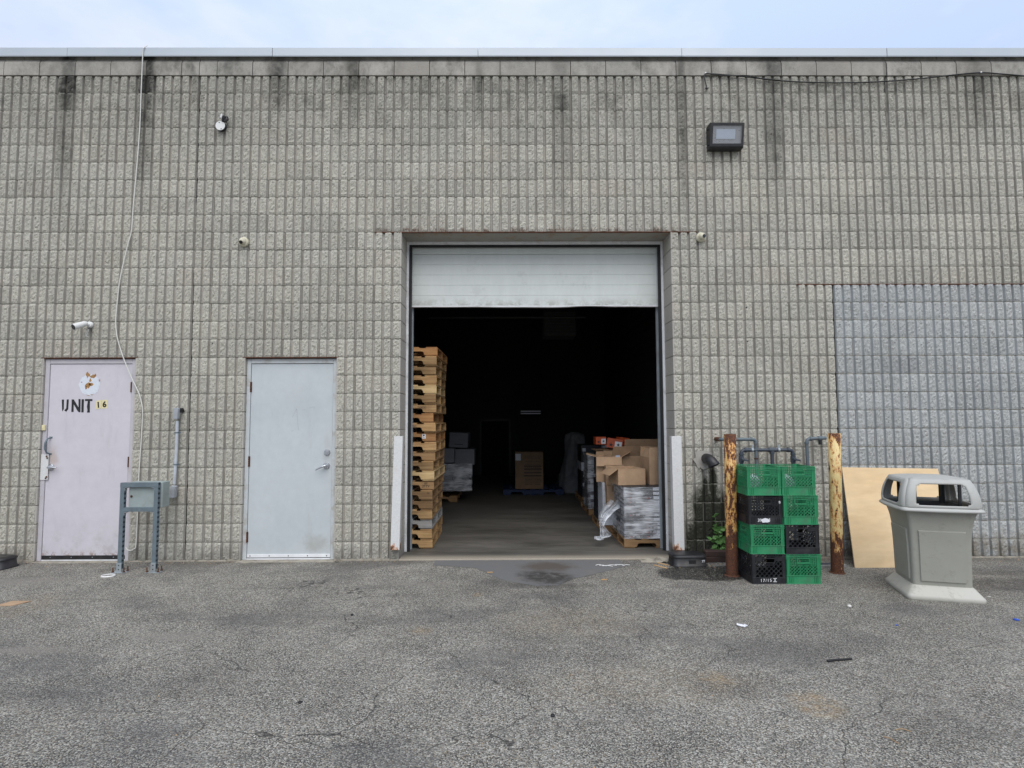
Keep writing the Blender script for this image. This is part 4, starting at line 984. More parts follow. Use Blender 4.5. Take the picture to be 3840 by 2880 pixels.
B0, B1, B2 = W(*rb(618, 415), yp), W(*rb(1045, 412), yp), W(*rb(873, 415), yp); zB = B0.z
t = thing('pipe_manifold', 'dark blue grey pipe manifold with two valves behind the milk crates', 'pipes', (B0.x, yp, 0)); o = Vector((B0.x, yp, 0))
mb = MB(); mb.tube(elbow_path([Vector((0, 0, .02)), Vector((0, 0, zB)), Vector((B1.x-B0.x, 0, zB)), Vector((B1.x-B0.x, 0, .02))], .045), .0195, 14); part('pipe', mb, 'dpipe', t)
mb = MB(); xx = B2.x-B0.x; mb.tube([(xx, 0, .02), (xx, 0, zB)], .0195, 14); mb.tube([(xx-.04, 0, zB), (xx+.04, 0, zB)], .026, 14); mb.tube([(xx, 0, zB), (xx, 0, zB-.045)], .026, 14); part('tee', mb, 'dpipe', t)
for x in (0, B1.x-B0.x):
    s_ = 1 if x == 0 else -1
    mb = MB(); mb.tube([(x+s_*.035, 0, zB), (x+s_*.06, 0, zB)], .027, 14); mb.tube([(x, 0, zB-.035), (x, 0, zB-.055)], .026, 14); part('coupling', mb, 'dpipe', t)
    mb = MB(); mb.tube([(x, 0, zB-.065), (x, 0, zB-.135)], .028, 8); mb.ob((x, -.035, zB-.10), (.03, .04, .035), (0, 0, 0), .006); mb.ob((x+.02, -.055, zB-.105), (.07, .008, .018), (0, R(12), 0), .002); part('valve', mb, 'dpipe', t)
for X in (708, 928):
    p = W(*rb(X, 395), yp); x = p.x-B0.x; mb = MB(); mb.box(x-.012, x+.012, .02, .16, zB+.0, zB+.02, .001); mb.tube([(x-.011, 0, zB), (x+.011, 0, zB)], .024, 12); mb.ob((x, -.005, zB+.035), (.018, .01, .04), (0, 0, 0), .002); part('pipe_clip', mb, 'galv', t)

# ================================================================== BOLLARDS
def bollard(bx_, by_, tx_, ty_, mat, label):
    b = G(bx_, by_); c = Vector((b.x, b.y+.055, 0)); tp = W(tx_, ty_, c.y-.02); h = tp.z
    t = thing('bollard', label, 'bollard', c, (0, 0, 0), 'rusty yellow steel bollards')
    dx = (tp.x-b.x); r = .0575; mb = MB(); N_ = 28
    rings = [[(dx*z/h+rr*cos(2*pi*k/N_), rr*sin(2*pi*k/N_), z) for k in range(N_)] for rr, z in ((r, -.02), (r, h*.33), (r, h*.66), (r, h), (r-.006, h), (r-.007, h-.05), (r-.007, h-.2))]
    mb.loft(rings); mb.add(rings[-1], [tuple(range(N_))]); part('pipe', mb, mat, t)
    mb = MB(); mb.loft([[((r+.004+q)*cos(2*pi*k/20)*(1+.06*sin(k*2.3)), (r+.004+q)*sin(2*pi*k/20)*(1+.06*sin(k*1.7)), z) for k in range(20)] for q, z in ((.012, .002), (.006, .008), (0, .012))]); part('footing', mb, 'rust', t)
bollard(*rb(560, 1468), *rb(531, 283), 'bol1', 'rusty steel bollard with peeling yellow paint left of the crates')
bollard(*rb(1442, 1445), *rb(1399, 276), 'bol2', 'chipped yellow steel bollard right of the crates')

# ================================================================== MILK CRATES
CW, CHT = .322, .270
def crate_side(style):
    """side panel in local x (0..CW), y = 0 outer face, z up"""
    mb = MB(); t_ = .009; H = CHT; n_ = 0
    cw = .036
    mb.box(0, cw, 0, t_, .004, H-.001, .002) if style == 1 else None
    if style == 0:
        for x in (0, .014, .029): mb.box(x, x+.005, 0, t_, .07, H-.001); mb.box(CW-x-.005, CW-x, 0, t_, .07, H-.001)
        mb.box(.0055, .0285, .003, t_-.001, .004, H-.002); mb.box(CW-.0285, CW-.0055, .003, t_-.001, .004, H-.002)
    else: mb.box(CW-cw, CW, 0, t_, .004, H-.001, .002)
    zb_ = .076 if style == 0 else .058
    mb.box(.0295, CW-.0295, .003, t_-.002, .005, zb_-.003)
    mb.box(.001, CW-.001, -.003, t_-.0005, .0, .006, .001); mb.box(.001, CW-.001, -.003, t_-.0005, zb_-.002, zb_+.003, .001)
    if style == 0:
        for x in (.03, .045, .062, .26, .277, .292): mb.box(x-.002, x+.002, -.0025, .0028, .0065, zb_-.0025)
    # rim bars
    zr = [H-.006, H-.020, H-.034] if style == 0 else [H-.006, H-.024]
    for z in zr: mb.box(-.002, CW+.002, -.0035, t_-.0003, z-.0025, z+.003, .001)
    z_l1 = H-.098 if style == 0 else H-.055
    if style == 0:
        for z in (H-.052, H-.070, H-.086, z_l1): mb.box(.03, CW-.03, -.001, t_-.0006, z-.002, z+.002)
        x = .045
        while x < CW-.04:
            z1 = H-.034 if .10 < x < CW-.10 else H-.006
            mb.box(x-.002, x+.002, .0015, t_-.001, z_l1+.0015 if not (.10 < x < CW-.10) else H-.0345, H-.007) ; x += .0205
        for x in (.045, .0655, .086, CW-.086, CW-.0655, CW-.045): mb.box(x-.002, x+.002, .0012, t_-.0012, z_l1, H-.035)
    # handle surround
    hx0, hx1, hz0, hz1 = CW/2-.052, CW/2+.052, H-.076, H-.042
    for a, b, c, d in ((hx0-.007, hx1+.007, hz1, hz1+.007), (hx0-.007, hx1+.007, hz0-.007, hz0), (hx0-.008, hx0, hz0, hz1), (hx1, hx1+.008, hz0, hz1)): mb.box(a, b, -.002, t_, c, d, .0015)
    if style == 1:
        mb.box(cw, hx0-.009, .002, t_-.001, z_l1-.002, H-.026); mb.box(hx1+.009, CW-cw, .002, t_-.001, z_l1-.002, H-.026)
        mb.bar((cw, .004, z_l1-.004), (hx0-.004, .004, z_l1-.004), .008, .008); mb.bar((hx1+.004, .004, z_l1-.004), (CW-cw, .004, z_l1-.004), .008, .008)
        mb.bar((hx0-.006, .004, z_l1-.004), (hx0+.012, .004, hz0-.022), .008, .007); mb.bar((hx1+.006, .004, z_l1-.004), (hx1-.012, .004, hz0-.022), .008, .007); mb.bar((hx0+.01, .004, hz0-.022), (hx1-.01, .004, hz0-.022), .008, .007)
        z_l1 = H-.060
    # diagonal lattice
    x0, x1, z0, z1 = (.030 if style == 0 else .036), CW-(.030 if style == 0 else .036), zb_+.002, z_l1
    sp = .0215 if style == 0 else .031; th = .0044 if style == 0 else .0062
    w, h = x1-x0, z1-z0; k = -h
    while k < w:
        for s_ in (1, -1):
            # line x = k + t, z = t  (s=1) or mirrored
            ta, tb = max(0, -k), min(h, w-k)
            if tb-ta > .006:
                a, b = (k+ta, ta), (k+tb, tb)
                if s_ == -1: a, b = (w-a[0], a[1]), (w-b[0], b[1])
                pa, pb = Vector((x0+a[0], .0045 if s_ == 1 else .0050, z0+a[1])), Vector((x0+b[0], .0045 if s_ == 1 else .0050, z0+b[1]))
                if style == 1 or True:
                    # keep the lattice out of the hand hole
                    def inhole(p): return style == 1 and hx0-.004 < p.x < hx1+.004 and p.z > hz0-.02
                    if not inhole(pb) and not inhole(pa): mb.bar(pa+Vector((0, .003, 0)), pb+Vector((0, .003, 0)), .011, th)
                    else:
                        n2 = 6; pr_ = [pa.lerp(pb, i/n2) for i in range(n2+1)]
                        for u, v_ in zip(pr_, pr_[1:]):
                            if not inhole(u) and not inhole(v_): mb.bar(u, v_, .006, th)
        k += sp*1.4142
    if style == 0:
        for x in (.075, CW/2-.03, CW/2+.03, CW-.075): mb.box(x-.002, x+.002, .0005, .0085, z0, z1)
    return mb
CRM = {}
def crate_proto(style, mat):
    sm = crate_side(style).mesh('side_panel', mat)
    mb = MB(); t_ = .012
    mb.box(.010, CW-.010, .010, CW-.010, .003, .0065)
    for k in range(7):
        x = .03+k*.0437; mb.box(x-.003, x+.003, .0102, CW-.0102, .0067, .012); mb.box(.0102, CW-.0102, x-.003, x+.003, .0068, .0115)
    bm_ = mb.mesh('base', mat); return sm, bm_
CRM[0] = crate_proto(0, 'green'); CRM[1] = crate_proto(1, 'bcrate'); CRM[2] = crate_proto(0, 'bcrate')
crates = []
def crate(x, y, z, rz, kind, label):
    t = thing('milk_crate', label, 'crate', (x, y, z), (0, 0, rz), 'stacked plastic milk crates'); sm, bm_ = CRM[kind]
    for (lx, ly, a) in ((0, 0, 0), (CW, .0, 90), (CW, CW, 180), (0, CW, 270)): link('side_panel', sm, t, (lx, ly, 0), (0, 0, R(a)))
    link('base', bm_, t); crates.append(t); return t
q = G(*rb(712, 1527)); yc = q.y; xl = q.x
q2 = G(*rb(1003, 1530)); xr2 = q2.x
pit = (W(*rb(700, 545), yc).z)/4
hs = [0, .272, .542, .812]
k4 = crate(xl, yc, 0, R(1.0), 1, 'black milk crate on the asphalt marked 17/15, bottom of the left stack')
k3 = crate(xl-.006, yc+.008, hs[1], R(-.3), 0, 'green milk crate second from the bottom in the left stack')
k2 = crate(xl-.012, yc+.016, hs[2], R(.2), 2, 'black milk crate with torn white label, second from top of the left stack')
k1 = crate(xl-.020, yc+.010, hs[3], R(-1.2), 0, 'green milk crate on top of the left stack beside the rusty bollard')
m4 = crate(xr2, yc-.004, 0, R(-.6), 0, 'green milk crate on the asphalt, bottom of the right stack')
m3 = crate(xr2+.000, yc+.004, hs[1], R(.3), 1, 'black milk crate second from the bottom in the right stack')
m2 = crate(xr2-.004, yc+.000, hs[2], R(-.4), 0, 'green milk crate second from the top in the right stack')
m1 = crate(xr2-.014, yc+.006, hs[3], R(.6), 0, 'green milk crate on top of the right stack')
me = text_mesh('17/15', .040, 'print', .0002, sp=1.22); part('lettering', me, None, k4, (.128, -.0008, .020), (R(90), 0, 0))
me = text_mesh('II', .030, 'print', .0006); part('lettering', me, None, k4, (.212, -.0008, .023), (R(90), 0, 0))
mb = MB(); mb.box(.196, .229, -.001, .002, .047, .051); mb.box(.196, .229, -.001, .002, .0175, .0215); part('lettering_bar', mb, 'print', k4)
me = text_mesh('39', .040, 'print', .0006); part('lettering', me, None, k2, (.105, .0016, .026), (R(90), 0, 0))
me = text_mesh('II 5', .032, 'print', .0006); part('lettering', me, None, k2, (.185, .0016, .034), (R(90), 0, 0))
me = text_mesh('B', .032, 'print', .0006); part('lettering', me, None, k2, (.296, -.0006, .195), (R(90), 0, 0))
mb = MB(); rr = random.Random(4); mb.prism(ragged(.155, .038, .045, .020, 12, .25, rr=rr), FRONT((0, -.0045, 0)), .001); part('torn_label', mb, 'paper', k2)
for kk, dx in ((k1, .10), (m1, .09)):
    mb = MB(); c = Vector((kk.location.x+dx, kk.location.y+.10, kk.location.z+.10))
    def bag(u, v):
        a, b = u*2*pi, (v-.5)*pi*.98; r = .075*(1+.35*mnoise.noise(Vector((cos(a)*2, sin(a)*2, v*5+dx*9)))); return (r*cos(b)*cos(a), r*.8*cos(b)*sin(a), .085*sin(b)*(1+.2*mnoise.noise(Vector((u*7, v*3, 1)))))
    mb.grid(bag, 22, 12); solo('plastic_bag', mb, 'whitecard', 'crumpled white plastic bag inside the top green crate of the %s stack' % ('left' if dx == .10 else 'right'), 'bag', c)

# ================================================================== PLYWOOD
yb_ = G(*rc(208, 1228)).y; bl_, br_ = W(*rc(208, 1228), yb_), W(*rc(560, 1235), yb_); yt_ = -.012
tl_, tr_ = W(*rc(112, 492), yt_-.012), W(*rc(815, 503), yt_-.012)
br_ = Vector((bl_.x+(tr_.x-tl_.x), yb_, 0)); bl_.z = 0
mb = MB(); u = (br_-bl_); v = (tl_-bl_); nn = u.cross(v).normalized()
if nn.y > 0: nn = -nn
cs = [bl_, br_, Vector(tr_), Vector(tl_)]; c0 = Vector(bl_)
mb.add([p-c0 for p in cs]+[p-c0-nn*.012 for p in cs], [(0, 1, 2, 3), (4, 7, 6, 5), (0, 4, 5, 1), (1, 5, 6, 2), (2, 6, 7, 3), (3, 7, 4, 0)])
solo('plywood_sheet', mb, 'ply', 'bare plywood sheet leaning on the grey painted wall behind the bin', 'plywood', c0)

# ================================================================== BIN
fl, fr, lb = G(*rc(578, 1460)), G(*rc(1152, 1492)), G(*rc(457, 1325))
ang = R(-16.); bw = .572
bd = (lb-fl).length
ctr = fl+Vector((.022, .0, 0))+Vector((cos(ang), sin(ang), 0))*bw/2+Vector((-sin(ang), cos(ang), 0))*bw/2
print('BIN', 'front w', bw, 'left depth', bd, 'ang', math.degrees(ang), ctr)
dB = bw/2
t = thing('litter_bin', 'grey square plastic litter bin with open hooded lid and flared base', 'bin', (ctr.x, ctr.y, 0), (0, 0, ang))
zfl = W(*rc(850, 800), ctr.y-dB*.8).z      # lid flange
ztop = W(*rc(800, 545), ctr.y).z
print('flange', zfl, 'top', ztop)
def ring(h, r, z, bul=0., n=6, m=6):
    """rounded square with sides bulging by bul"""
    o = []
    for s_ in range(4):
        a = R(90*s_-90); ca, sa = cos(a), sin(a)
        loc = []
        for k in range(n+1):
            u_ = -1+2*k/n; loc.append(((h-r)*u_, h+bul*(1-u_*u_)))
        for k in range(1, m):
            b = R(90*k/m); loc.append((h-r+r*sin(b), h-r+r*cos(b)))
        for x_, y_ in loc: o.append((-x_*sa*-1*0+(x_*cos(a+pi/2)+y_*cos(a)), x_*sin(a+pi/2)+y_*sin(a), z))
    return o
b0 = dB
mb = MB(); mb.loft([ring(b0-.004, .035, .0), ring(b0, .035, .006), ring(b0, .035, .034), ring(b0-.010, .03, .044), ring(b0-.058, .03, .108), ring(b0-.066, .03, .113), ring(b0-.080, .03, .110)], cap0=False); part('base', mb, 'canbase', t)
hb, ht = b0-.066, b0-.010
def hz(z): u_ = (z-.12)/(zfl-.12); return hb+(ht-hb)*(.15*u_+.85*u_**6)
mb = MB(); zs_ = [.10]+[.12+(zfl-.13-.12)*k/8 for k in range(9)]+[zfl-.12, zfl-.09, zfl-.06, zfl-.035, zfl-.012]
mb.loft([ring(hz(z), .03, z, .012*((z-.1)/zfl)) for z in zs_]); part('body', mb, 'canbody', t)
# raised panels on each side
for s_ in range(4):
    a = R(90*s_)
    mb = MB()
    def pn(u, v, d=0):
        z = .150+(zfl-.19-.150)*v+ .0; h = hz(z)+.012*((z-.1)/zfl)*(1-((u-.5)*1.3)**2); x_ = (u-.5)*2*(.74*hz(z)); return (x_, -(h+.002+d), z)
    P4 = lambda d: [pn(i/8, j/6, d) for j in range(7) for i in range(9)]
    front = P4(.009); 
    mb.add(front, [(j*9+i, j*9+i+1, j*9+i+10, j*9+i+9) for j in range(6) for i in range(8)], 0, True)
    edge = [0+i for i in range(8)]+[8+9*j for j in range(6)]+[62-i for i in range(8)]+[54-9*j for j in range(6)]
    base_ = [(x*1.03, y+.013, z+(.008 if z > .5 else -.006 if z < .2 else 0)) for x, y, z in [front[e] for e in edge]]; m_ = len(edge)
    mb.add([front[e] for e in edge]+base_, [(k, k+m_, (k+1) % m_+m_, (k+1) % m_) for k in range(m_)])
    part('side_panel', mb, 'canbody', t, rot=(0, 0, a))
# hooded lid: flange, four windowed sides, roof
mb = MB(); F0 = ht+.030
mb.loft([ring(ht+.004, .05, zfl-.022, .018), ring(F0, .05, zfl-.016, .022), ring(F0+.003, .05, zfl-.006, .022), ring(F0-.004, .05, zfl+.006, .022), ring(F0-.022, .05, zfl+.016, .022)])
part('lid_flange', mb, 'canlid', t)
zh = ztop-.022
def hood(u, v):    # one side, u in 0..1 across incl. half corners
    z = zfl+.014+(zh-zfl-.014)*v; hh = (F0-.020)+(.018*sin(pi*min(v, 1)*.55))-.072*v**1.7
    x_ = (u-.5)*2; cr_ = .055
    return x_, hh, z
mb = MB(); NU, NV = 32, 20
def side_pt(s_, u, v):
    x_, hh, z = hood(u, v); xx_ = x_*hh; yy = -(hh+.022*(1-x_*x_)) 
    # soften the corner
    e = max(0, abs(x_)-.86)/.14; yy += .030*e*e; xx_ -= math.copysign(.030*e*e*.0, x_)
    k_ = hh-.0; xx_ = math.copysign(min(abs(xx_), k_), x_)*(1-.0)
    if e > 0: xx_ = math.copysign(abs(xx_)-.013*e*e, x_); yy = -(abs(yy)-.0*e)
    a = R(90*s_); return (xx_*cos(a)-yy*sin(a), xx_*sin(a)+yy*cos(a), z)
for s_ in range(4):
    def hole(u, v):
        du, dv = abs(u-.5)/.34, abs(v-.47)/.37; return du < 1 and dv < 1 and not (du > .92 and dv > .86)
    mb.grid(lambda u, v: side_pt(s_, u, v), NU, NV, skip=hole)
# roof
def roof(u, v):
    x_, y_ = (u-.5)*2, (v-.5)*2; m_ = max(abs(x_), abs(y_))
    if m_ < 1e-6: return (0, 0, ztop)
    # ring at parameter m_, matched to the side tops
    if abs(y_) >= abs(x_): s_ = 0 if y_ < 0 else 2; uu = (x_/m_*(1 if s_ == 0 else -1)+1)/2
    else: s_ = 1 if x_ > 0 else 3; uu = (y_/m_*(1 if s_ == 1 else -1)+1)/2
    e = side_pt(s_, uu, 1.); z = zh+(ztop-zh)*(1-m_**2.4) if m_ < 1 else zh
    return (e[0]*m_, e[1]*m_, z)
mb.grid(roof, NU, NU)
o = part('hood', mb, 'canlid', t)
md = o.modifiers.new('thickness', 'SOLIDIFY'); md.thickness = .007; md.offset = -1
# liner frame inside
mb = MB(); mb.loft([ring(hb-.02, .03, .2), ring(hb-.02, .03, zfl-.10), ring(ht-.03, .03, zfl+.012), ring(ht-.036, .03, zfl+.012), ring(hb-.03, .03, zfl-.1)])
for a in (R(45), R(135), R(225), R(315)):
    d = (ht-.105)*1.4142; mb.ob((d*cos(a), d*sin(a), (zfl+zh)/2-.012), (.05, .008, zh-zfl-.03), (0, 0, a+R(90)), .003)
    mb.ob((d*cos(a)*.97, d*sin(a)*.97, (zfl+zh)/2-.012), (.012, .012, zh-zfl-.03), (0, 0, a), .003)
part('liner', mb, 'black', t)

# ================================================================== BAIT STATIONS, BRICKS, WEED, BOARD, LITTER
def bait(loc, rz, label, w=.355, d=.23, num=True):
    t = thing('bait_station', label, 'bait station', loc, (0, 0, rz), 'black bait stations')
    def D(hx, hy, z, k=1.): return [(x*k, y*k, z) for x, y in rrect(hx, hy, .07, 5)]
    hx, hy = w/2, d/2
    mb = MB(); mb.loft([D(hx+.012, hy+.014, 0), D(hx+.014, hy+.016, .012), D(hx+.004, hy+.004, .020), D(hx-.004, hy-.004, .09)], cap1=True); part('tray', mb, 'black', t)
    mb = MB(); mb.loft([D(hx+.004, hy+.004, .088), D(hx+.006, hy+.006, .100), D(hx-.004, hy-.004, .113), D(hx-.03, hy-.03, .120)], cap0=True, cap1=True); part('lid', mb, 'black', t)
    mb = MB(); mb.box(-.02, .055, -hy-.004, -hy+.01, .030, .072, .003); mb.box(-hx-.004, -hx+.012, -.04, .04, .028, .075, .004); part('entry', mb, 'rubber', t)
    if num: me = text_mesh('77', .034, 'print', .001); part('lettering', me, None, t, (hx-.045, -hy-.0035, .045), (R(90), 0, 0))
p = G(*rb(193, 1388)); bait((p.x+.01, p.y+.13, 0), R(2), 'black rodent bait station on the ground by the right corner guard')
p = G(10, 2140); bait((p.x-.19, p.y+.12, 0), R(-6), 'black bait station by the wall at the far left edge', num=False)
p = G(*rb(445, 1358))
for k in range(2):
    mb = MB(); mb.box(-.14+.01*k, .13, -.05, .05, 0, .058, .004); solo('brick', mb, 'brick', ['dark dirty brick lying lowest below the weed', 'dark reddish brick lying on the other beside the rusty bollard'][k], 'brick', (p.x, p.y+.10, .0+.0585*k), (0, 0, R(2-5*k)), 'dark bricks under the weed')
p = G(*rb(450, 1358)); wy = p.y+.17
t = thing('weed', 'leafy green weed growing against the algae stained wall by the bollard', 'plant', (p.x, wy, 0))
rr = random.Random(11)
def stem_pts(Ls): return smooth_pts([W(*rb(*c), wy)-Vector((p.x, wy, 0)) for c in Ls], 4)
ST = [[(455, 1330), (455, 1250), (437, 1150), (424, 1080), (408, 1010), (396, 945)], [(450, 1330), (447, 1230), (470, 1160), (505, 1130)], [(452, 1300), (430, 1220), (400, 1160), (372, 1150)], [(455, 1330), (440, 1240), (470, 1240), (500, 1235)], [(428, 1110), (446, 1070), (462, 1050)]]
mb = MB()
for st in ST: mb.tube(stem_pts(st), [.004]*1 and .0032, 6)
part('stem', mb, 'stem', t)
def leaf(c, L_, a, tilt):
    mb = MB(); w = L_*.34; ol = [(0, 0), (.16, .5), (.34, .95), (.45, .62), (.62, .66), (.78, .3), (1, 0)]
    pts = [(u, s*w_) for s in (1,) for u, w_ in ol]+[(u, -w_) for u, w_ in ol[-2:0:-1]]; v = []
    for u, w_ in pts:
        x, y, z = u*L_, w_*w, -.25*L_*u*u+abs(w_)*w*.35; v.append((x, y, z))
    Mx = Matrix.Rotation(a, 4, 'Y') @ Matrix.Rotation(tilt, 4, 'X'); mb.add([Mx @ Vector(q_) for q_ in v], [tuple(range(len(v)))]); part('leaf', mb, 'leaf', t, c)
for st in ST:
    pts = stem_pts(st); n_ = len(pts)
    for k in range(3, n_, 2):
        big_ = .75-.4*(k/n_) if st is ST[0] else .8
        for s_ in ((0, 1) if k % 4 == 3 else (rr.choice((0, 1)),)): leaf(pts[k]+Vector((0, -.004, 0)), .11*big_*rr.uniform(.7, 1.2), rr.uniform(-.6, .5)+(pi if s_ else 0), rr.choice((1, -1))*rr.uniform(.7, 1.4))
p0, p1 = G(*rb(478, 1372)), G(*rb(1545, 1408)); mb = MB(); p0.y = p1.y = (p0.y+p1.y)/2; mb.box(0, p1.x-p0.x, 0, .09, 0, .022, .002)
solo('loose_board', mb, 'woodg', 'long grey board lying on the asphalt behind the crates and bollards', 'board', (p0.x, p0.y, 0), (0, 0, 0))
mb = MB(); mb.box(0, .62, .0, .05, .0, .008, .002); q = G(*rb(900, 1395)); solo('blue_strip', mb, 'dpipe', 'dark blue strip lying on the long grey board', 'strip', (q.x, p0.y+.02, .0225))
# litter
q = G(*rg(80, 285)); mb = MB(); mb.prism([(-.10, -.055), (.04, -.05), (.115, .05), (-.045, .055)], TF((0, 0, .002)), .005); solo('cardboard_scrap', mb, 'card', 'brown cardboard scrap lying on the asphalt at far left', 'cardboard', (q.x, q.y, 0), (R(3), 0, 0))
def stone(px, s_, mat, label, cat='stone', name='stone', flat=.6, rnd_=1):
    q = G(*px); mb = MB()
    def f(u, v): a, b = u*2*pi, (v-.5)*pi; r = s_*(1+.3*mnoise.noise(Vector((cos(a)*1.5+rnd_*7, sin(a)*1.5, v*3)))); return (r*cos(b)*cos(a), r*cos(b)*sin(a), r*flat*(sin(b)+.85))
    mb.grid(f, 12, 7); solo(name, mb, mat, label, cat, (q.x, q.y, 0))
stone(ri(1080, 305), .016, 'rockl', 'small white stone on the asphalt in front of the right bollard')
stone(ri(1984, 240), .012, 'rockl', 'tiny white pebble on the dark stained asphalt right of the bin', flat=.3, rnd_=3)
stone(ri(2163, 390), .02, 'blue', 'blue plastic scrap on the asphalt at far right', 'scrap', 'plastic_scrap', .3, 2)
stone(ri(1388, 423), .010, 'blue', 'tiny blue scrap on the asphalt below the bin', 'scrap', 'plastic_scrap', .3, 5)
stone(rh(68, 360), .011, 'rubber', 'black pebble on the asphalt left of the oil stain', rnd_=6)
stone(rh(1370, 1015), .012, 'rubber', 'black pebble on the asphalt in the centre foreground', rnd_=8)
stone(rg(1945, 925), .014, 'rubber', 'flat black crumb on the asphalt in the left foreground', flat=.3, rnd_=9)
q = G(*ri(388, 430)); mb = MB(); rr = random.Random(2)
def tis(u, v): return ((u-.5)*.07+rr.uniform(-.006, .006), (v-.5)*.045+rr.uniform(-.006, .006), .004+.022*abs(mnoise.noise(Vector((u*4, v*4, 3)))))
mb.grid(tis, 9, 6, sm=False); solo('tissue', mb, 'paper', 'crumpled white tissue on the asphalt below the left crate stack', 'tissue', (q.x, q.y, 0))
q = G(*ri(1016, 655)); mb = MB(); mb.tube(smooth_pts([(-.085, -.018, .008), (-.03, -.004, .010), (.03, .006, .008), (.085, .014, .009)], 5), .007, 8); solo('black_rod', mb, 'rubber', 'short black rubber rod lying on the asphalt in the right foreground', 'rod', (q.x, q.y, 0))
SPL = [((1190, 1470), (1308, 1500), 'flat wood splinter on the asphalt nearest the bait station'), ((1222, 1450), (1318, 1473), 'wood splinter against the threshold left of the bait station'), ((722, 1602), (775, 1598), 'short wood splinter right of the oil stain'), ((1360, 1470), (1412, 1486), 'thin wood sliver under the bait station edge')]
for a, b, lab in SPL:
    pa, pb = G(*r7(*a)), G(*r7(*b)); c = (pa+pb)/2; mb = MB(); L_ = (pb-pa).length; mb.box(-L_/2, L_/2, -.010, .010, .001, .008, .002); solo('wood_splinter', mb, 'splint', lab, 'splinter', (c.x, c.y, 0), (0, 0, atan2(pb.y-pa.y, pb.x-pa.x)), 'wood splinters by the threshold')
for a, b, lab in [((945, 80), (980, 84), 'tiny wood chip on the dark patch left of the oil stain')]:
    pa, pb = G(*rh(*a), .005), G(*rh(*b), .005); c = (pa+pb)/2; mb = MB(); L_ = (pb-pa).length; mb.box(-L_/2, L_/2, -.008, .008, .0, .007, .002); solo('wood_splinter', mb, 'splint', lab, 'splinter', (c.x, c.y, .005), (0, 0, .1), 'wood splinters by the threshold')
for (a, b, lab) in [((1300, 1145), (1400, 1190), 'straw stalk lying on the asphalt in the right foreground'), ((1380, 1100), (1480, 1112), 'dry grass stalk on the asphalt in the right foreground')]:
    pa, pb = G(*ri(*a), .004), G(*ri(*b), .004); mb = MB(); c = pa; m_ = (pb-pa)*.5+Vector((.0, .01, .004)); mb.tube(smooth_pts([(0, 0, 0), m_, pb-pa], 4), .0018, 5); solo('straw', mb, 'splint', lab, 'straw', pa)
mb = MB(); rr = random.Random(8)
for k in range(7):
    q = G(*rh(1665+k*30, 36+rr.uniform(-5, 3)), .0055); a = rr.uniform(-.6, .6); L_ = rr.uniform(.03, .07); d = Vector((cos(a), sin(a)*.6, 0))
    mb.tube(smooth_pts([q-d*L_, q+Vector((0, .008, .004)), q+d*L_], 4), .0035, 5)
solo('plastic_shreds', mb, 'wpl', 'white plastic film shreds lying on the patch before the threshold', 'shreds')
mb = MB(); rr = random.Random(12)
def rub(u, v): return ((u-.5)*.42, (v-.5)*.14, .004+max(0, .045*(1-abs(u-.5)*2)*(1-abs(v-.5)*2)+.03*mnoise.noise(Vector((u*6, v*4, 2)))))
q = W(*r7(1235, 1420), -.06); mb.grid(rub, 22, 9, sm=False); solo('broken_concrete', mb, 'sill', 'broken concrete crumbled at the right end of the threshold', 'rubble', (q.x, -.085, 0))

# ================================================================== PALLETS
PW, PD = 1.219, 1.016
def pallet_parts(mat, seed, pitch=.1125, dark=False):
    rnd = random.Random(seed); tb, sh_ = .0150, pitch-.0305
    strs = []
    for yy in (0, PD/2-.019, PD-.038):
        mb = MB(); x0, x1 = 0, PW; z0 = tb; z1 = tb+sh_
        nt_ = [(.155, .405), (PW-.405, PW-.155)]; nz = z0+.045
        ol = [(x0, z0), (nt_[0][0], z0), (nt_[0][0]+.012, nz-.012), (nt_[0][0]+.03, nz), (nt_[0][1]-.03, nz), (nt_[0][1]-.012, nz-.012), (nt_[0][1], z0), (nt_[1][0], z0), (nt_[1][0]+.012, nz-.012), (nt_[1][0]+.03, nz), (nt_[1][1]-.03, nz), (nt_[1][1]-.012, nz-.012), (nt_[1][1], z0), (x1, z0), (x1, z1), (x0, z1)]
        mb.prism(ol, TF((0, yy+.038, 0), R(90)), .038); strs.append(mb)
    top = []; n_ = rnd.choice((6, 7, 7)); 
    for k in range(n_):
        w = .138 if k in (0, n_-1) else .09; c = w/2+(PW-w-.004)*k/(n_-1)+rnd.uniform(-.006, .006)*(0 < k < n_-1)
        mb = MB(); ex = rnd.uniform(.003, .018); mb.box(c-w/2, c+w/2, ex, PD+rnd.uniform(-.008, .008), tb+sh_+.0005, tb+sh_+tb, .0015); top.append(mb)
    bot = []
    for k, c in enumerate((.07, .44, PW/2, PW-.44, PW-.07)):
        w = .138 if k in (0, 4) else .09; mb = MB(); mb.box(c-w/2, c+w/2, rnd.uniform(.002, .016), PD, 0, tb-.0005, .0015); bot.append(mb)
    return [m.mesh('stringer', mat) for m in strs], [m.mesh('deck_board', mat) for m in top], [m.mesh('bottom_board', mat) for m in bot]
PV = [pallet_parts(('wood', 'wood', 'woodo', 'woodo')[s_], s_) for s_ in range(4)]; PVP = pallet_parts('woodp', 51); PVG = pallet_parts('woodg', 21); PVD = pallet_parts('woodd', 31); PVB = pallet_parts('bluep', 41)
def pallet(pv, loc, rz, label, group=None):
    t = thing('pallet', label, 'pallet', loc, (0, 0, rz), group)
    for nm, ms in zip(('stringer', 'deck_board', 'bottom_board'), pv):
        for m in ms: link(nm, m, t)
    return t
NP = 21; FZ = .019
yf = .475; zt_p = W(*r6(250, 176), yf).z; pp_ = (zt_p-FZ)/NP
print('pallet pitch', pp_, 'top', zt_p)
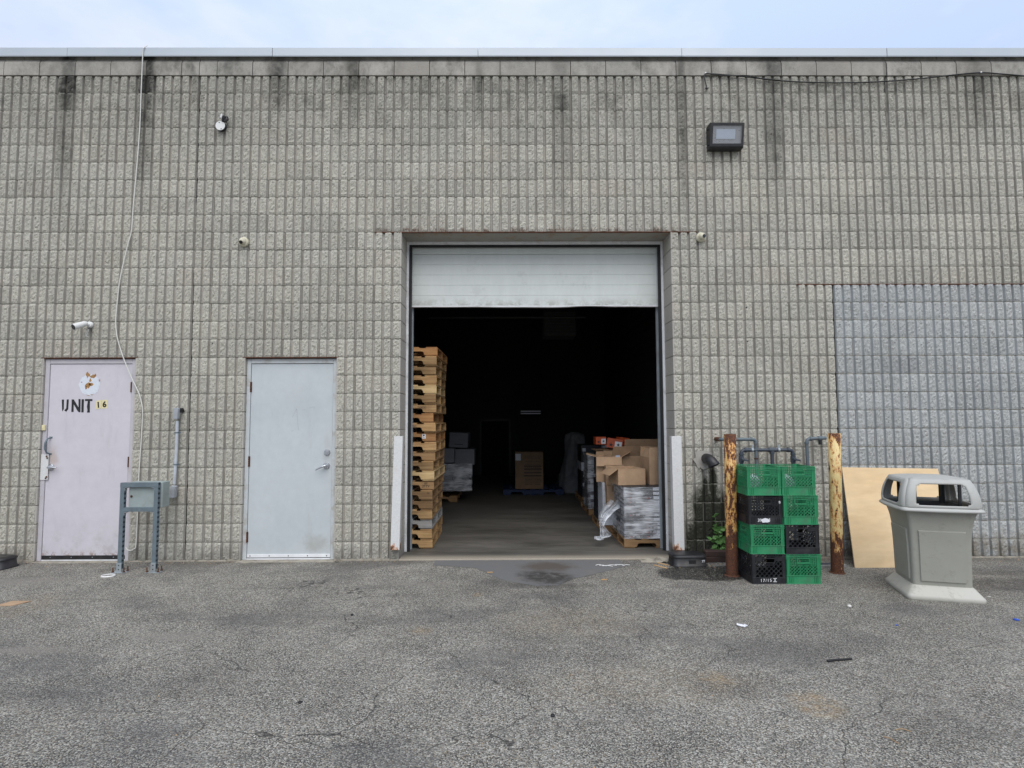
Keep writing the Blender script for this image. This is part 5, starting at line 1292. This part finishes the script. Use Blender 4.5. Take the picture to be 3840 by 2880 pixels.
fronts = [332, 328, 322, 326, 326, 322, 324, 306, 322, 320, 324, 316, 306, 312, 308, 300, 300, 298, 297, 296, 299]    # right front edge of each, top to bottom
ORD = ['topmost', 'second from the top', 'third from the top', 'fourth from the top', 'fifth from the top', 'sixth from the top', 'seventh from the top', 'eighth from the top', 'ninth from the top', 'tenth from the top', 'eleventh from the top',
       'tenth from the floor', 'ninth from the floor', 'eighth from the floor', 'seventh from the floor', 'sixth from the floor', 'fifth from the floor', 'fourth from the floor', 'grey weathered third from the floor', 'second from the floor', 'lowest']
rr = random.Random(77)
sc_ = pp_/.1125
for k in range(NP):
    z = FZ+(NP-1-k)*pp_; Ym = 205+ (1475-205)*k/20
    xr_ = W(*r6(fronts[k], Ym), yf).x; yy = yf+rr.uniform(-.012, .02)
    pv = PVG if k == 18 else PVP if k in (4, 13) else (PVD if k in (11, 14, 15, 16) else PV[rr.randrange(4)])
    lab = {18: 'grey weathered pallet third from the floor in the tall stack', 14: 'pallet stamped 2FTV seventh from the floor in the tall stack', 9: 'pallet with a white ticket, tenth from the top of the tall stack', 4: 'pale clean pallet fifth from the top of the tall stack'}.get(k, 'wooden pallet %s of the tall stack inside the overhead door' % ORD[k])
    t = pallet(pv, (xr_-PW, yy, z), R(rr.uniform(-.9, .6)), lab, 'wooden pallets stacked inside the overhead door'); t.scale = (1, 1, sc_)
    if k == 14:
        me = text_mesh('2FTV', .042, 'dkprint', .0006); part('stamp', me, None, t, (PW-.095, -.0012, .034), (R(90), 0, 0)); mb = MB()
        for a in (.070, .078, .086): mb.box(PW-.115, PW-.075, -.0012, .0, a, a+.003)
        part('stamp', mb, 'dkprint', t)
    if k in (6, 8):
        mb = MB(); x0 = PW-(.22 if k == 6 else .33); z0 = .052
        for a, b, c, d in ((0, .10, 0, .003), (0, .10, .03, .033), (0, .003, .003, .03), (.097, .10, .003, .03), (.03, .033, .003, .03), (.06, .064, .003, .03), (.01, .024, .012, .02), (.04, .054, .01, .022), (.07, .09, .012, .018)): mb.box(x0+a, x0+b, -.0012, .0, z0+c, z0+d)
        part('stamp', mb, 'dkprint', t)
    if k == 9:
        mb = MB(); mb.box(PW-.16, PW-.118, -.003, -.0005, .040, .092); part('ticket', mb, 'paper', t); mb = MB(); mb.box(PW-.150, PW-.132, -.0042, -.0032, .068, .086); mb.box(PW-.152, PW-.128, -.0042, -.0032, .050, .054); part('ticket_print', mb, 'tape', t)

# ================================================================== GOODS INSIDE
def carton(name, w, d, h, loc, rz, label, mat='card', flaps=None, cat='box', tape=False, group=None, tilt=0.):
    """closed or open cardboard box; flaps = list of (side, angle) for an open one"""
    t = thing(name, label, cat, loc, (0, tilt, rz), group); th = .004
    if not flaps:
        mb = MB(); mb.box(-w/2, w/2, -d/2, d/2, 0, h, .004); part('box_body', mb, mat, t)
        mb = MB(); mb.box(-w/2+.0, w/2, -.025, .025, h+.0003, h+.001); mb.box(-.025, .025, -d/2-.0012, -d/2-.0002, h*.72, h); part('packing_tape', mb, 'card2', t)
    else:
        mb = MB(); mb.box(-w/2, w/2, -d/2, -d/2+th, 0, h); mb.box(-w/2, w/2, d/2-th, d/2, 0, h); mb.box(-w/2, -w/2+th, -d/2+th, d/2-th, 0, h); mb.box(w/2-th, w/2, -d/2+th, d/2-th, 0, h); mb.box(-w/2+th, w/2-th, -d/2+th, d/2-th, 0, th)
        part('box_body', mb, mat, t)
        for sd, an in flaps:
            L_ = (w if sd in 'fb' else d); f = min(w, d)*.40
            mb = MB(); mb.box(-L_/2+.003, L_/2-.003, -f, 0, 0, th)
            rz_ = {'f': 0, 'r': R(90), 'b': R(180), 'l': R(270)}[sd]; pos = {'f': (0, -d/2, h), 'b': (0, d/2, h), 'l': (-w/2, 0, h), 'r': (w/2, 0, h)}[sd]
            o = part('flap', mb, mat, t, pos); o.rotation_euler = (R(an), 0, rz_)
    return t
# front pallet and wrapped load
ya = .47; p = W(*r7(928, 1338), ya); xA = p.x
t = pallet(PVD, (xA, ya, FZ), R(.5), 'brown pallet carrying the shrink wrapped cartons just inside the right jamb'); t.scale = (.95, .82, .95)
zA = FZ+.1125*.95+.001; zAt = W(*r7(1000, 775), ya).z; nL = 12; hc = (zAt-zA)/nL
t = thing('wrapped_load', 'black and white cartons shrink wrapped on the front pallet by the right jamb', 'wrapped cartons', (xA+.012, ya+.008, zA)); rr = random.Random(6)
cwd = [.205, .130, .200, .205, .205]; dpc = .26
mesh_b = {}
for w in set(cwd): mb = MB(); mb.box(.001, w-.001, 0, dpc-.002, .0015, hc-.0015, .002); mesh_b[w] = mb.mesh('carton', 'blackcard')
mbl = MB(); mbl.box(.006, .184, -.0015, -.0003, .009, hc-.008); lab_m = mbl.mesh('carton_label', 'whitecard')
mbr = MB(); mbr.box(.05, .085, -.0014, -.0003, .012, hc-.02, 0, 0); mbr.box(.13, .175, -.0014, -.0003, .010, hc-.012, 0, 1); mbr.box(.090, .112, -.0014, -.0003, .022, hc-.014, 0, 1); pr_m = mbr.mesh('carton_print', ['redprint', 'greyprint'])
mbt = MB(); mbt.box(.02, .10, -.0024, -.0016, .016, .020); mbt.box(.02, .075, -.0024, -.0016, .026, .029); mbt.box(.115, .15, -.0024, -.0016, .013, .030); tx_m = mbt.mesh('label_print', 'tape')
mbs = MB(); mbs.box(-.0014, -.0003, .03, .23, .010, hc-.010); sl_m = mbs.mesh('carton_label', 'greyprint')
for l_ in range(nL):
    x = rr.uniform(-.004, .004)
    for ci, w in enumerate(cwd):
        c = link('carton', mesh_b[w], t, (x, rr.uniform(-.003, .004), l_*hc))
        if ci >= 2: link('carton_label', lab_m, c); link('label_print', tx_m, c) if False else None
        elif rr.random() < .55: link('carton_print', pr_m, c)
        if ci == 0: link('carton_label', sl_m, c)
        x += w
    for r_ in (1, 2):
        c = link('carton', mesh_b[.205], t, (rr.uniform(-.004, .004), dpc*r_, l_*hc))
        if l_ % 3: link('carton_label', sl_m, c)
mb = MB(); TW = sum(cwd); hh_ = nL*hc
def wrapf(u, v):
    a = u*3
    nz_ = .006*mnoise.noise(Vector((u*8, v*18, 0)))+.002*mnoise.noise(Vector((u*22, v*60, 4)))
    if a < 1: return (-.010+nz_, (1-a)*.74, v*hh_)
    if a < 2.4: return ((a-1)/1.4*TW*1.0-.006, -.010+nz_, v*hh_)
    return (TW+.012, (a-2.4)/.6*.74-.01, v*hh_)
mb.grid(wrapf, 90, 44); part('stretch_wrap', mb, 'film', t)
mb = MB(); mb.box(-.01, TW, -.006, .78, hh_+.001, hh_+.004); part('top_sheet', mb, 'blackcard', t)
zT = zAt+.006
# papers on top
for X, Y, a, lab in ((1000, 735, .3, 'white delivery note lying on the wrapped cartons'), (1105, 714, -.2, 'second white sheet tucked under the front open carton')):
    q = G(*r7(X, Y), zT); mb = MB()
    def pf(u, v): return ((u-.5)*.15, (v-.5)*.21, .004+.010*mnoise.noise(Vector((u*2, v*2, X)))+.006)
    mb.grid(pf, 6, 8); solo('paper_sheet', mb, 'paper', lab, 'paper', (q.x, q.y, zT+.010), (0, 0, a+1.2))
def at7(X, Y, yy): return W(*r7(X, Y), yy)
# open cartons on the wrapped load and behind
q = at7(1003, 700, .60); carton('open_carton', .345, .36, .195, (q.x-.03, .60+.22, zT), R(9), 'wide open cardboard box lying in front on the wrapped cartons', flaps=[('f', 172), ('b', 30), ('l', 35), ('r', 160)], group='cardboard boxes inside the right jamb')
q = at7(1215, 680, .62); carton('open_carton', .30, .34, .33, (q.x+.06, .86, zT), R(6), 'tall open cardboard box against the right jamb with raised flaps', flaps=[('f', -92), ('b', -95), ('l', -120), ('r', -80)], group='cardboard boxes inside the right jamb')
# second load behind, topped by boxes
yB = 1.32; q = at7(705, 1230, yB)
xB = at7(720, 900, yB).x
t = pallet(PVD, (xB+.02, yB, FZ), 0, 'pallet under the second load behind the wrapped cartons'); zB2 = FZ+.1125
t = thing('strapped_load', 'white faced cartons strapped with brown battens behind the front pallet', 'cartons', (xB, yB, zB2))
hB = 6; ztB = at7(760, 735, yB).z; hcb = (ztB-zB2)/hB
mb = MB(); mb.box(.001, .298, 0, .40, .001, hcb-.001, .004); cm_ = mb.mesh('carton', 'whitecard')
mb = MB(); mb.box(.001, .298, 0, .40, .001, hcb-.001, .004); cb_ = mb.mesh('carton', 'blackcard')
for l_ in range(hB):
    for c_ in range(4): link('carton', cm_ if c_ < 1 else cb_, t, (.02+c_*.3, rr.uniform(-.006, .006), l_*hcb)); 
    link('carton', cb_, t, (.02, .41, l_*hcb))
for k in range(3):
    mb = MB(); mb.box(.16+k*.035, .18+k*.035, -.03-.004*k, -.008, -.06, ztB-zB2-.05-.015*k, .003); part('batten', mb, 'woodd', t)
mb = MB(); mb.box(.16, .30, -.038, -.031, ztB-zB2-.075, ztB-zB2-.055, .003); part('batten', mb, 'woodd', t)
q = at7(825, 850, 1.2); carton('carton', .17, .15, .26, (q.x, 1.20, q.z-.13), 0, 'small upright brown carton wedged behind the wrapped load', 'card', group='cardboard boxes inside the right jamb')
q = at7(845, 740, 1.22); carton('carton', .24, .2, .35, (q.x, 1.30, q.z-.12), 0, 'brown carton standing behind the wrapped load corner', 'card', group='cardboard boxes inside the right jamb')
zB3 = ztB+.004
q = at7(752, 600, 1.55); carton('open_carton', .34, .40, .33, (q.x+.06, 1.58, zB3), R(-8), 'brown open box left of the front open box with white slip inside', flaps=[('f', 60), ('b', -20), ('l', -15), ('r', -30)], group='cardboard boxes inside the right jamb')
q = at7(935, 500, 1.45); carton('open_carton', .44, .36, .34, (q.x+.02, 1.62, zB3), R(5), 'brown open box behind the front box with a blue label', flaps=[('f', -65), ('b', -20), ('l', 35), ('r', -20)], group='cardboard boxes inside the right jamb')
q = at7(1110, 440, 1.6); carton('open_carton', .60, .4, .42, (q.x+.03, 1.80, zB3), R(-4), 'large brown box at the back under the right wall', flaps=[('f', -60), ('b', -50), ('l', 25), ('r', -30)], group='cardboard boxes inside the right jamb')
q = at7(872, 500, 1.40); mb = MB(); mb.box(-.03, .03, -.002, 0, -.06, .06); 
solo('blue_label', mb, 'led', 'pale blue label stuck on the box behind the front open box', 'label', (q.x, 1.425, q.z), (0, 0, R(5)))
# load C, tall and dark, with pale spots, further back
yC = 2.75; xC = at7(640, 1000, yC).x
t = pallet(PVD, (xC-.05, yC, FZ), 0, 'pallet under the dark tall load in the middle of the right row')
t = thing('dark_load', 'tall dark stacked cartons with pale labels in the middle of the right row', 'cartons', (xC-.05, yC, FZ+.113)); zt3 = at7(620, 480, yC).z-(FZ+.113); nl = 7; hh3 = zt3/nl
for l_ in range(nl):
    for c_ in range(3):
        mb = MB(); mb.box(c_*.36, c_*.36+.352, rr.uniform(0, .02), .5, l_*hh3+.001, (l_+1)*hh3-.002, .006); c = part('carton', mb, 'greycard' if (l_, c_) in ((6, 0), (5, 0)) else 'blackcard', t)
        if c_ == 0 and l_ in (1, 2, 3, 4):
            mb = MB(); mb.box(.03, .12 if l_ % 2 else .08, -.003, -.001, l_*hh3+.03, (l_+1)*hh3-.03); part('carton_label', mb, 'whitecard', c)
mb = MB()
def wr(u, v):
    z = v*zt3; n_ = .015*mnoise.noise(Vector((u*9, v*14, 7)))
    return ((-.015+n_, .5-u*2*.5, z) if u < .5 else ((u-.5)*2*1.08, -.02+n_, z))
mb.grid(wr, 40, 30); part('stretch_wrap', mb, 'film', t)
yD = 4.1; xD = at7(575, 960, yD).x
t = pallet(PVD, (xD-.05, yD, FZ), 0, 'pallet under the farthest load of the right row')
t = thing('far_load', 'black film wrapped cartons with white corner labels, farthest in the right row', 'cartons', (xD-.05, yD, FZ+.113)); hz4 = (at7(500, 400, yD).z-(FZ+.113))/6
for l_ in range(6):
    for c_ in range(3):
        mb = MB(); mb.box(c_*.38, c_*.38+.37, rr.uniform(0, .03), .6, l_*hz4+.001, (l_+1)*hz4-.003, .006); c = part('carton', mb, 'whitecard' if (l_, c_) in ((5, 1), (3, 0)) else 'blackcard', t)
        if c_ == 0 and l_ % 2: mb = MB(); mb.box(.02, .08, -.004, -.001, l_*hz4+.04, l_*hz4+.10); part('carton_label', mb, 'whitecard', c)
# flattened card and orange boxes on top
yO = 2.0; zO = at7(760, 432, yO).z
xO = at7(540, 410, yO).x
mb = MB(); mb.box(-.02, .0, 0, .0, 0, 0)
mb = MB(); mb.grid(lambda u, v: (u*1.55, v*.5, .02*sin(u*3)+.012*mnoise.noise(Vector((u*3, v*3, 5)))), 14, 6); mb.grid(lambda u, v: (u*1.55, v*.5, -.006+.02*sin(u*3)+.012*mnoise.noise(Vector((u*3, v*3, 5)))), 14, 6)
zS = ztB+.004+.565
t = solo('flattened_carton', mb, 'card', 'flattened cardboard sheet under the orange boxes', 'cardboard', (xO+.2, yO-.1, zO-.02))
mb = MB(); mb.box(0, 1.3, 0, .6, 0, zO-.05-zB3, .01)
q = at7(700, 520, yO); solo('covered_carton_stack', mb, 'blackcard', 'dark film covered carton stack behind the brown open boxes', 'cartons', (q.x+.02, yO+.03, zB3))
def obox_(X0, X1, Y0, Y1, rz, ry, lab):
    a, b = at7(X0, Y1, yO-.02), at7(X1, Y0, yO-.02); w, h = b.x-a.x, b.z-a.z
    t = thing('orange_box', lab, 'box', (a.x+w/2, yO+.0, a.z), (0, ry, rz), 'orange and white boxes on the goods pile')
    mb = MB(); mb.box(-w/2, w/2, 0, .16, 0, h, .002); part('box_body', mb, 'orange', t)
    mb = MB(); mb.box(w*.02, w*.46, -.0015, -.0003, h*.1, h*.75); part('box_print', mb, 'whitecard', t)
    mb = MB(); T_ = FRONT((-w*.22, -.0003, h*.32)); ol = []
    for k in range(10): r = h*(.24 if k % 2 == 0 else .10); ol.append((r*cos(2*pi*k/10+.3), r*sin(2*pi*k/10+.3)))
    mb.prism(ol, T_, .0012); mb.prism([(x*.8+w*.46, y*.8+h*.1) for x, y in ol], FRONT((-w*.22, -.0018, h*.32)), .0012); part('box_print', mb, 'tape', t)
obox_(676, 768, 328, 396, R(4), 0, 'orange and white box at the left end on top of the goods')
obox_(768, 905, 345, 430, R(-14), R(9), 'orange and white box tilted in the middle on top of the goods')
obox_(890, 975, 335, 400, R(16), R(8), 'orange and white box at the right end on top of the goods')
# loose film hanging from the wrapped load
mb = MB(); pth = [at7(868, 885, .95), at7(835, 940, .80), at7(770, 1010, .72), at7(730, 1100, .66), at7(742, 1170, .60), at7(755, 1215, .55), at7(690, 1225, .55)]
pth = smooth_pts(pth, 6); n_ = len(pth)
def film(u, v):
    i = min(int(u*(n_-1)), n_-2); f = u*(n_-1)-i; c = pth[i].lerp(pth[i+1], f); w = .10*(1-.75*u)+.03*sin(u*9)
    return c+Vector(((v-.5)*w*2.2, .04*sin(v*19+u*6)+.03*mnoise.noise(Vector((u*9, v*7, 2))), (v-.5)*w*.6+.02*sin(v*13)))
mb.grid(film, 60, 22); solo('loose_film', mb, 'film2', 'clear plastic film trailing from the wrapped cartons onto the floor', 'plastic film')
# sheeted heaps far behind
for X, Y, w, h, lab in ((490, 812, .30, 1.25, 'tall heap wrapped in dull white sheeting beyond the dark load'), (405, 780, .20, .34, 'low crumpled white sack beside the tall sheeted heap')):
    q = G(*r7(X, Y), FZ); mb = MB()
    def heap(u, v, w=w, h=h): a = u*2*pi; r = w*(1-.45*v**1.5)*(1 if v < .97 else .4)*(1+.35*mnoise.noise(Vector((cos(a)*2, sin(a)*2, v*4+X)))); return (r*cos(a), r*sin(a), h*v)
    mb.grid(heap, 40, 26); solo('sheeted_heap', mb, 'fabric', lab, 'heap', (q.x, q.y, FZ))
# big printed carton on a blue pallet
q = G(*r7(120, 845), FZ); t = pallet(PVB, (W(*r7(-150, 845), q.y).x, q.y, FZ), 0, 'blue pallet on the warehouse floor under the printed brown carton')
a, b = W(*r6(842, 1108), q.y+.05), W(*r6(1025, 864), q.y+.05); w, h = b.x-a.x, b.z-a.z
t = thing('printed_carton', 'tall printed brown carton standing on the blue pallet', 'box', (a.x, q.y+.05, FZ+.114)); h = b.z-FZ-.114
mb = MB(); mb.box(0, w, 0, w*.9, 0, h, .004); part('box_body', mb, 'card2', t)
mb = MB()
for z in (.34, .42, .52, .60): mb.box(w*.32, w*.94, -.0015, -.0003, h*(z+.0), h*(z+.035))
for z in (.12, .16, .21, .26, .48, .57, .66, .74, .83, .88):
    x = w*.35
    while x < w*.88: l_ = rr.uniform(.01, .04); mb.box(x, min(x+l_, w*.9), -.0015, -.0003, h*z, h*(z+.014)); x += l_+.01
part('carton_print', mb, 'dkprint', t)
mb = MB(); mb.box(.005, w*.2, -.003, -.0003, h*.77, h*.95); part('carton_label', mb, 'whitecard', t)
# grey shrink wrapped cartons at left
yg = 4.3; GX = [(372, 446, 838, 936), (446, 577, 842, 950), (372, 430, 940, 1045), (430, 556, 950, 1036), (362, 433, 1040, 1125), (433, 545, 1036, 1122), (405, 532, 735, 838)]
LB = ['upper left', 'upper right', 'middle left', 'middle right', 'bottom left', 'bottom right', 'tilted topmost']
zfl2 = W(*r6(430, 1125), yg).z
t = pallet(PVD, (W(*r6(330, 1150), yg).x-.85, yg+.03, FZ), 0, 'pallet under the grey cartons behind the pallet stack')
gl = thing('grey_carton_load', 'grey cartons shrink wrapped together behind the tall pallet stack', 'cartons', (W(*r6(372, 1125), yg).x, yg, zfl2)); og = gl.location.copy()
for i, (x0, x1, y0, y1) in enumerate(GX):
    a, b = W(*r6(x0, y1), yg), W(*r6(x1, y0), yg); w, h = (b.x-a.x)-.006, (b.z-a.z)-.006; mb = MB(); mb.box(0, w, 0, .40, 0, h, .008)
    if i == 6:
        tt = solo('grey_carton', mb, 'greycard', 'grey carton tilted on top of the wrapped grey cartons', 'box', (a.x, yg+.02, a.z+.012), (0, R(3), R(-2)))
        mb = MB(); mb.box(w*.3, w*.75, -.002, -.0003, h*.20, h*.25); part('carton_print', mb, 'blackcard', tt)
    else: part('carton', mb, 'greycard', gl, (a.x-og.x, random.uniform(0, .03), a.z-og.z))
mb = MB(); a, b = W(*r6(366, 1120), yg), W(*r6(560, 940), yg)
mb.grid(lambda u, v: (a.x-og.x+u*(b.x-a.x), -.012+.012*mnoise.noise(Vector((u*8, v*12, 3))), a.z-og.z+v*(b.z-a.z)), 26, 18); part('stretch_wrap', mb, 'film', gl)
# back wall door, dim pale strips
a, b = W(*r6(620, 1030), 9.45), W(*r6(800, 662), 9.45); a.z = .02
mb = MB(); mb.box(a.x, b.x, 9.46, 9.498, .02, b.z); t = solo('back_door', mb, 'dark_ceiling', 'dark inner door in the back wall of the warehouse', 'door')
mb = MB(); mb.box(a.x-.05, a.x-.001, 9.44, 9.498, .02, b.z+.05); mb.box(b.x+.001, b.x+.05, 9.44, 9.498, .02, b.z+.05); mb.box(a.x, b.x, 9.44, 9.498, b.z+.001, b.z+.05); part('door_frame', mb, 'blackcard', t)
q = W(*r7(95, 110), 8.6); t = thing('pale_strips', 'dim pair of pale glowing strips deep inside the warehouse', 'light fitting', q)
for dz in (-.03, .03): mb = MB(); mb.tube([(-.26, 0, dz), (.26, 0, dz)], .013, 8); part('tube', mb, 'tube', t)  # two slim pale strips with a faint glow built into their material
mb = MB(); mb.box(-.28, .28, .02, .06, -.06, .06, .004); part('strip_backing', mb, 'dark_wall', t)
mb = MB(); mb.box(-.20, -.18, .03, .05, .06, 5.2-q.z); mb.box(.18, .20, .03, .05, .06, 5.2-q.z); part('hanger', mb, 'dark_wall', t)
# faint conduit and heater under the ceiling
q = W(1900, 1190, 3.); mb = MB(); mb.tube([(-1.3, 0, 0), (1.3, 0, 0)], .02, 8); solo('ceiling_pipe', mb, 'dark_wall', 'thin pipe running under the dark warehouse ceiling', 'pipe', (q.x, 3., q.z))
q = W(2100, 1220, 3.4); mb = MB(); mb.box(-.28, .28, 0, .5, -.18, .25, .01); t = solo('unit_heater', mb, 'dark_wall', 'dark unit heater hanging below the warehouse ceiling', 'heater', (q.x, 3.4, q.z))
mb = MB()
for k in range(6): mb.box(-.26, .26, -.02, -.002, -.15+k*.06, -.12+k*.06)
part('louvre', mb, 'dark_wall', t)
mb = MB(); mb.box(-.2, -.19, .2, .21, .251, 5.2-q.z); mb.box(.19, .2, .2, .21, .251, 5.2-q.z); part('hanger', mb, 'dark_wall', t)
# a few drilled holes in the block face
for n_, (X, Y) in enumerate([(1185, 835), (1193, 1138)]):
    q = W(2300+X/2.37, 800+Y/2.37, -.004); mb = MB(); mb.tube([(q.x, -.0042, q.z), (q.x, .006, q.z)], .008, 10); part('drill_hole', mb, 'rubber', BLD)
for X, Y in ((326, 145), (840, 66)):
    q = W(*r5(X, Y), -.004); mb = MB(); mb.tube([(q.x, -.0042, q.z), (q.x, .006, q.z)], .007, 10); part('drill_hole', mb, 'rubber', BLD)

# grit, leaf crumbs and small stones gathered along the foot of the wall and loose on the yard
rr = random.Random(99); mb = MB()
def crumb(x, y, z, r):
    n_ = 5; a0 = rr.uniform(0, 6); v = [(x+r*cos(a0+2*pi*k/n_)*rr.uniform(.7, 1.3), y+r*sin(a0+2*pi*k/n_)*rr.uniform(.7, 1.3), z) for k in range(n_)]+[(x+rr.uniform(-.2, .2)*r, y, z+r*rr.uniform(.5, .9))]
    mb.add(v, [(k, (k+1) % n_, n_) for k in range(n_)], rr.choice((0, 0, 0, 1, 1, 2)))
for k in range(900):
    x = rr.uniform(-2.4, 10.2); 
    if OX0 < x < OX1 and rr.random() < .8: continue
    crumb(x, -.012-abs(rr.gauss(0, .06)), .001, rr.uniform(.002, .008))
for k in range(420):
    crumb(rr.uniform(-2.6, 9.5), -rr.uniform(.1, 4.6), .001, rr.uniform(.002, .0055))
for k in range(260):
    x, y = rr.gauss(5.75, .35), -abs(rr.gauss(.12, .16))-.02; crumb(x, y, .001, rr.uniform(.002, .009))
g = part('grit', mb, ['sill', 'brick', 'splint'], None); g['kind'] = 'stuff'
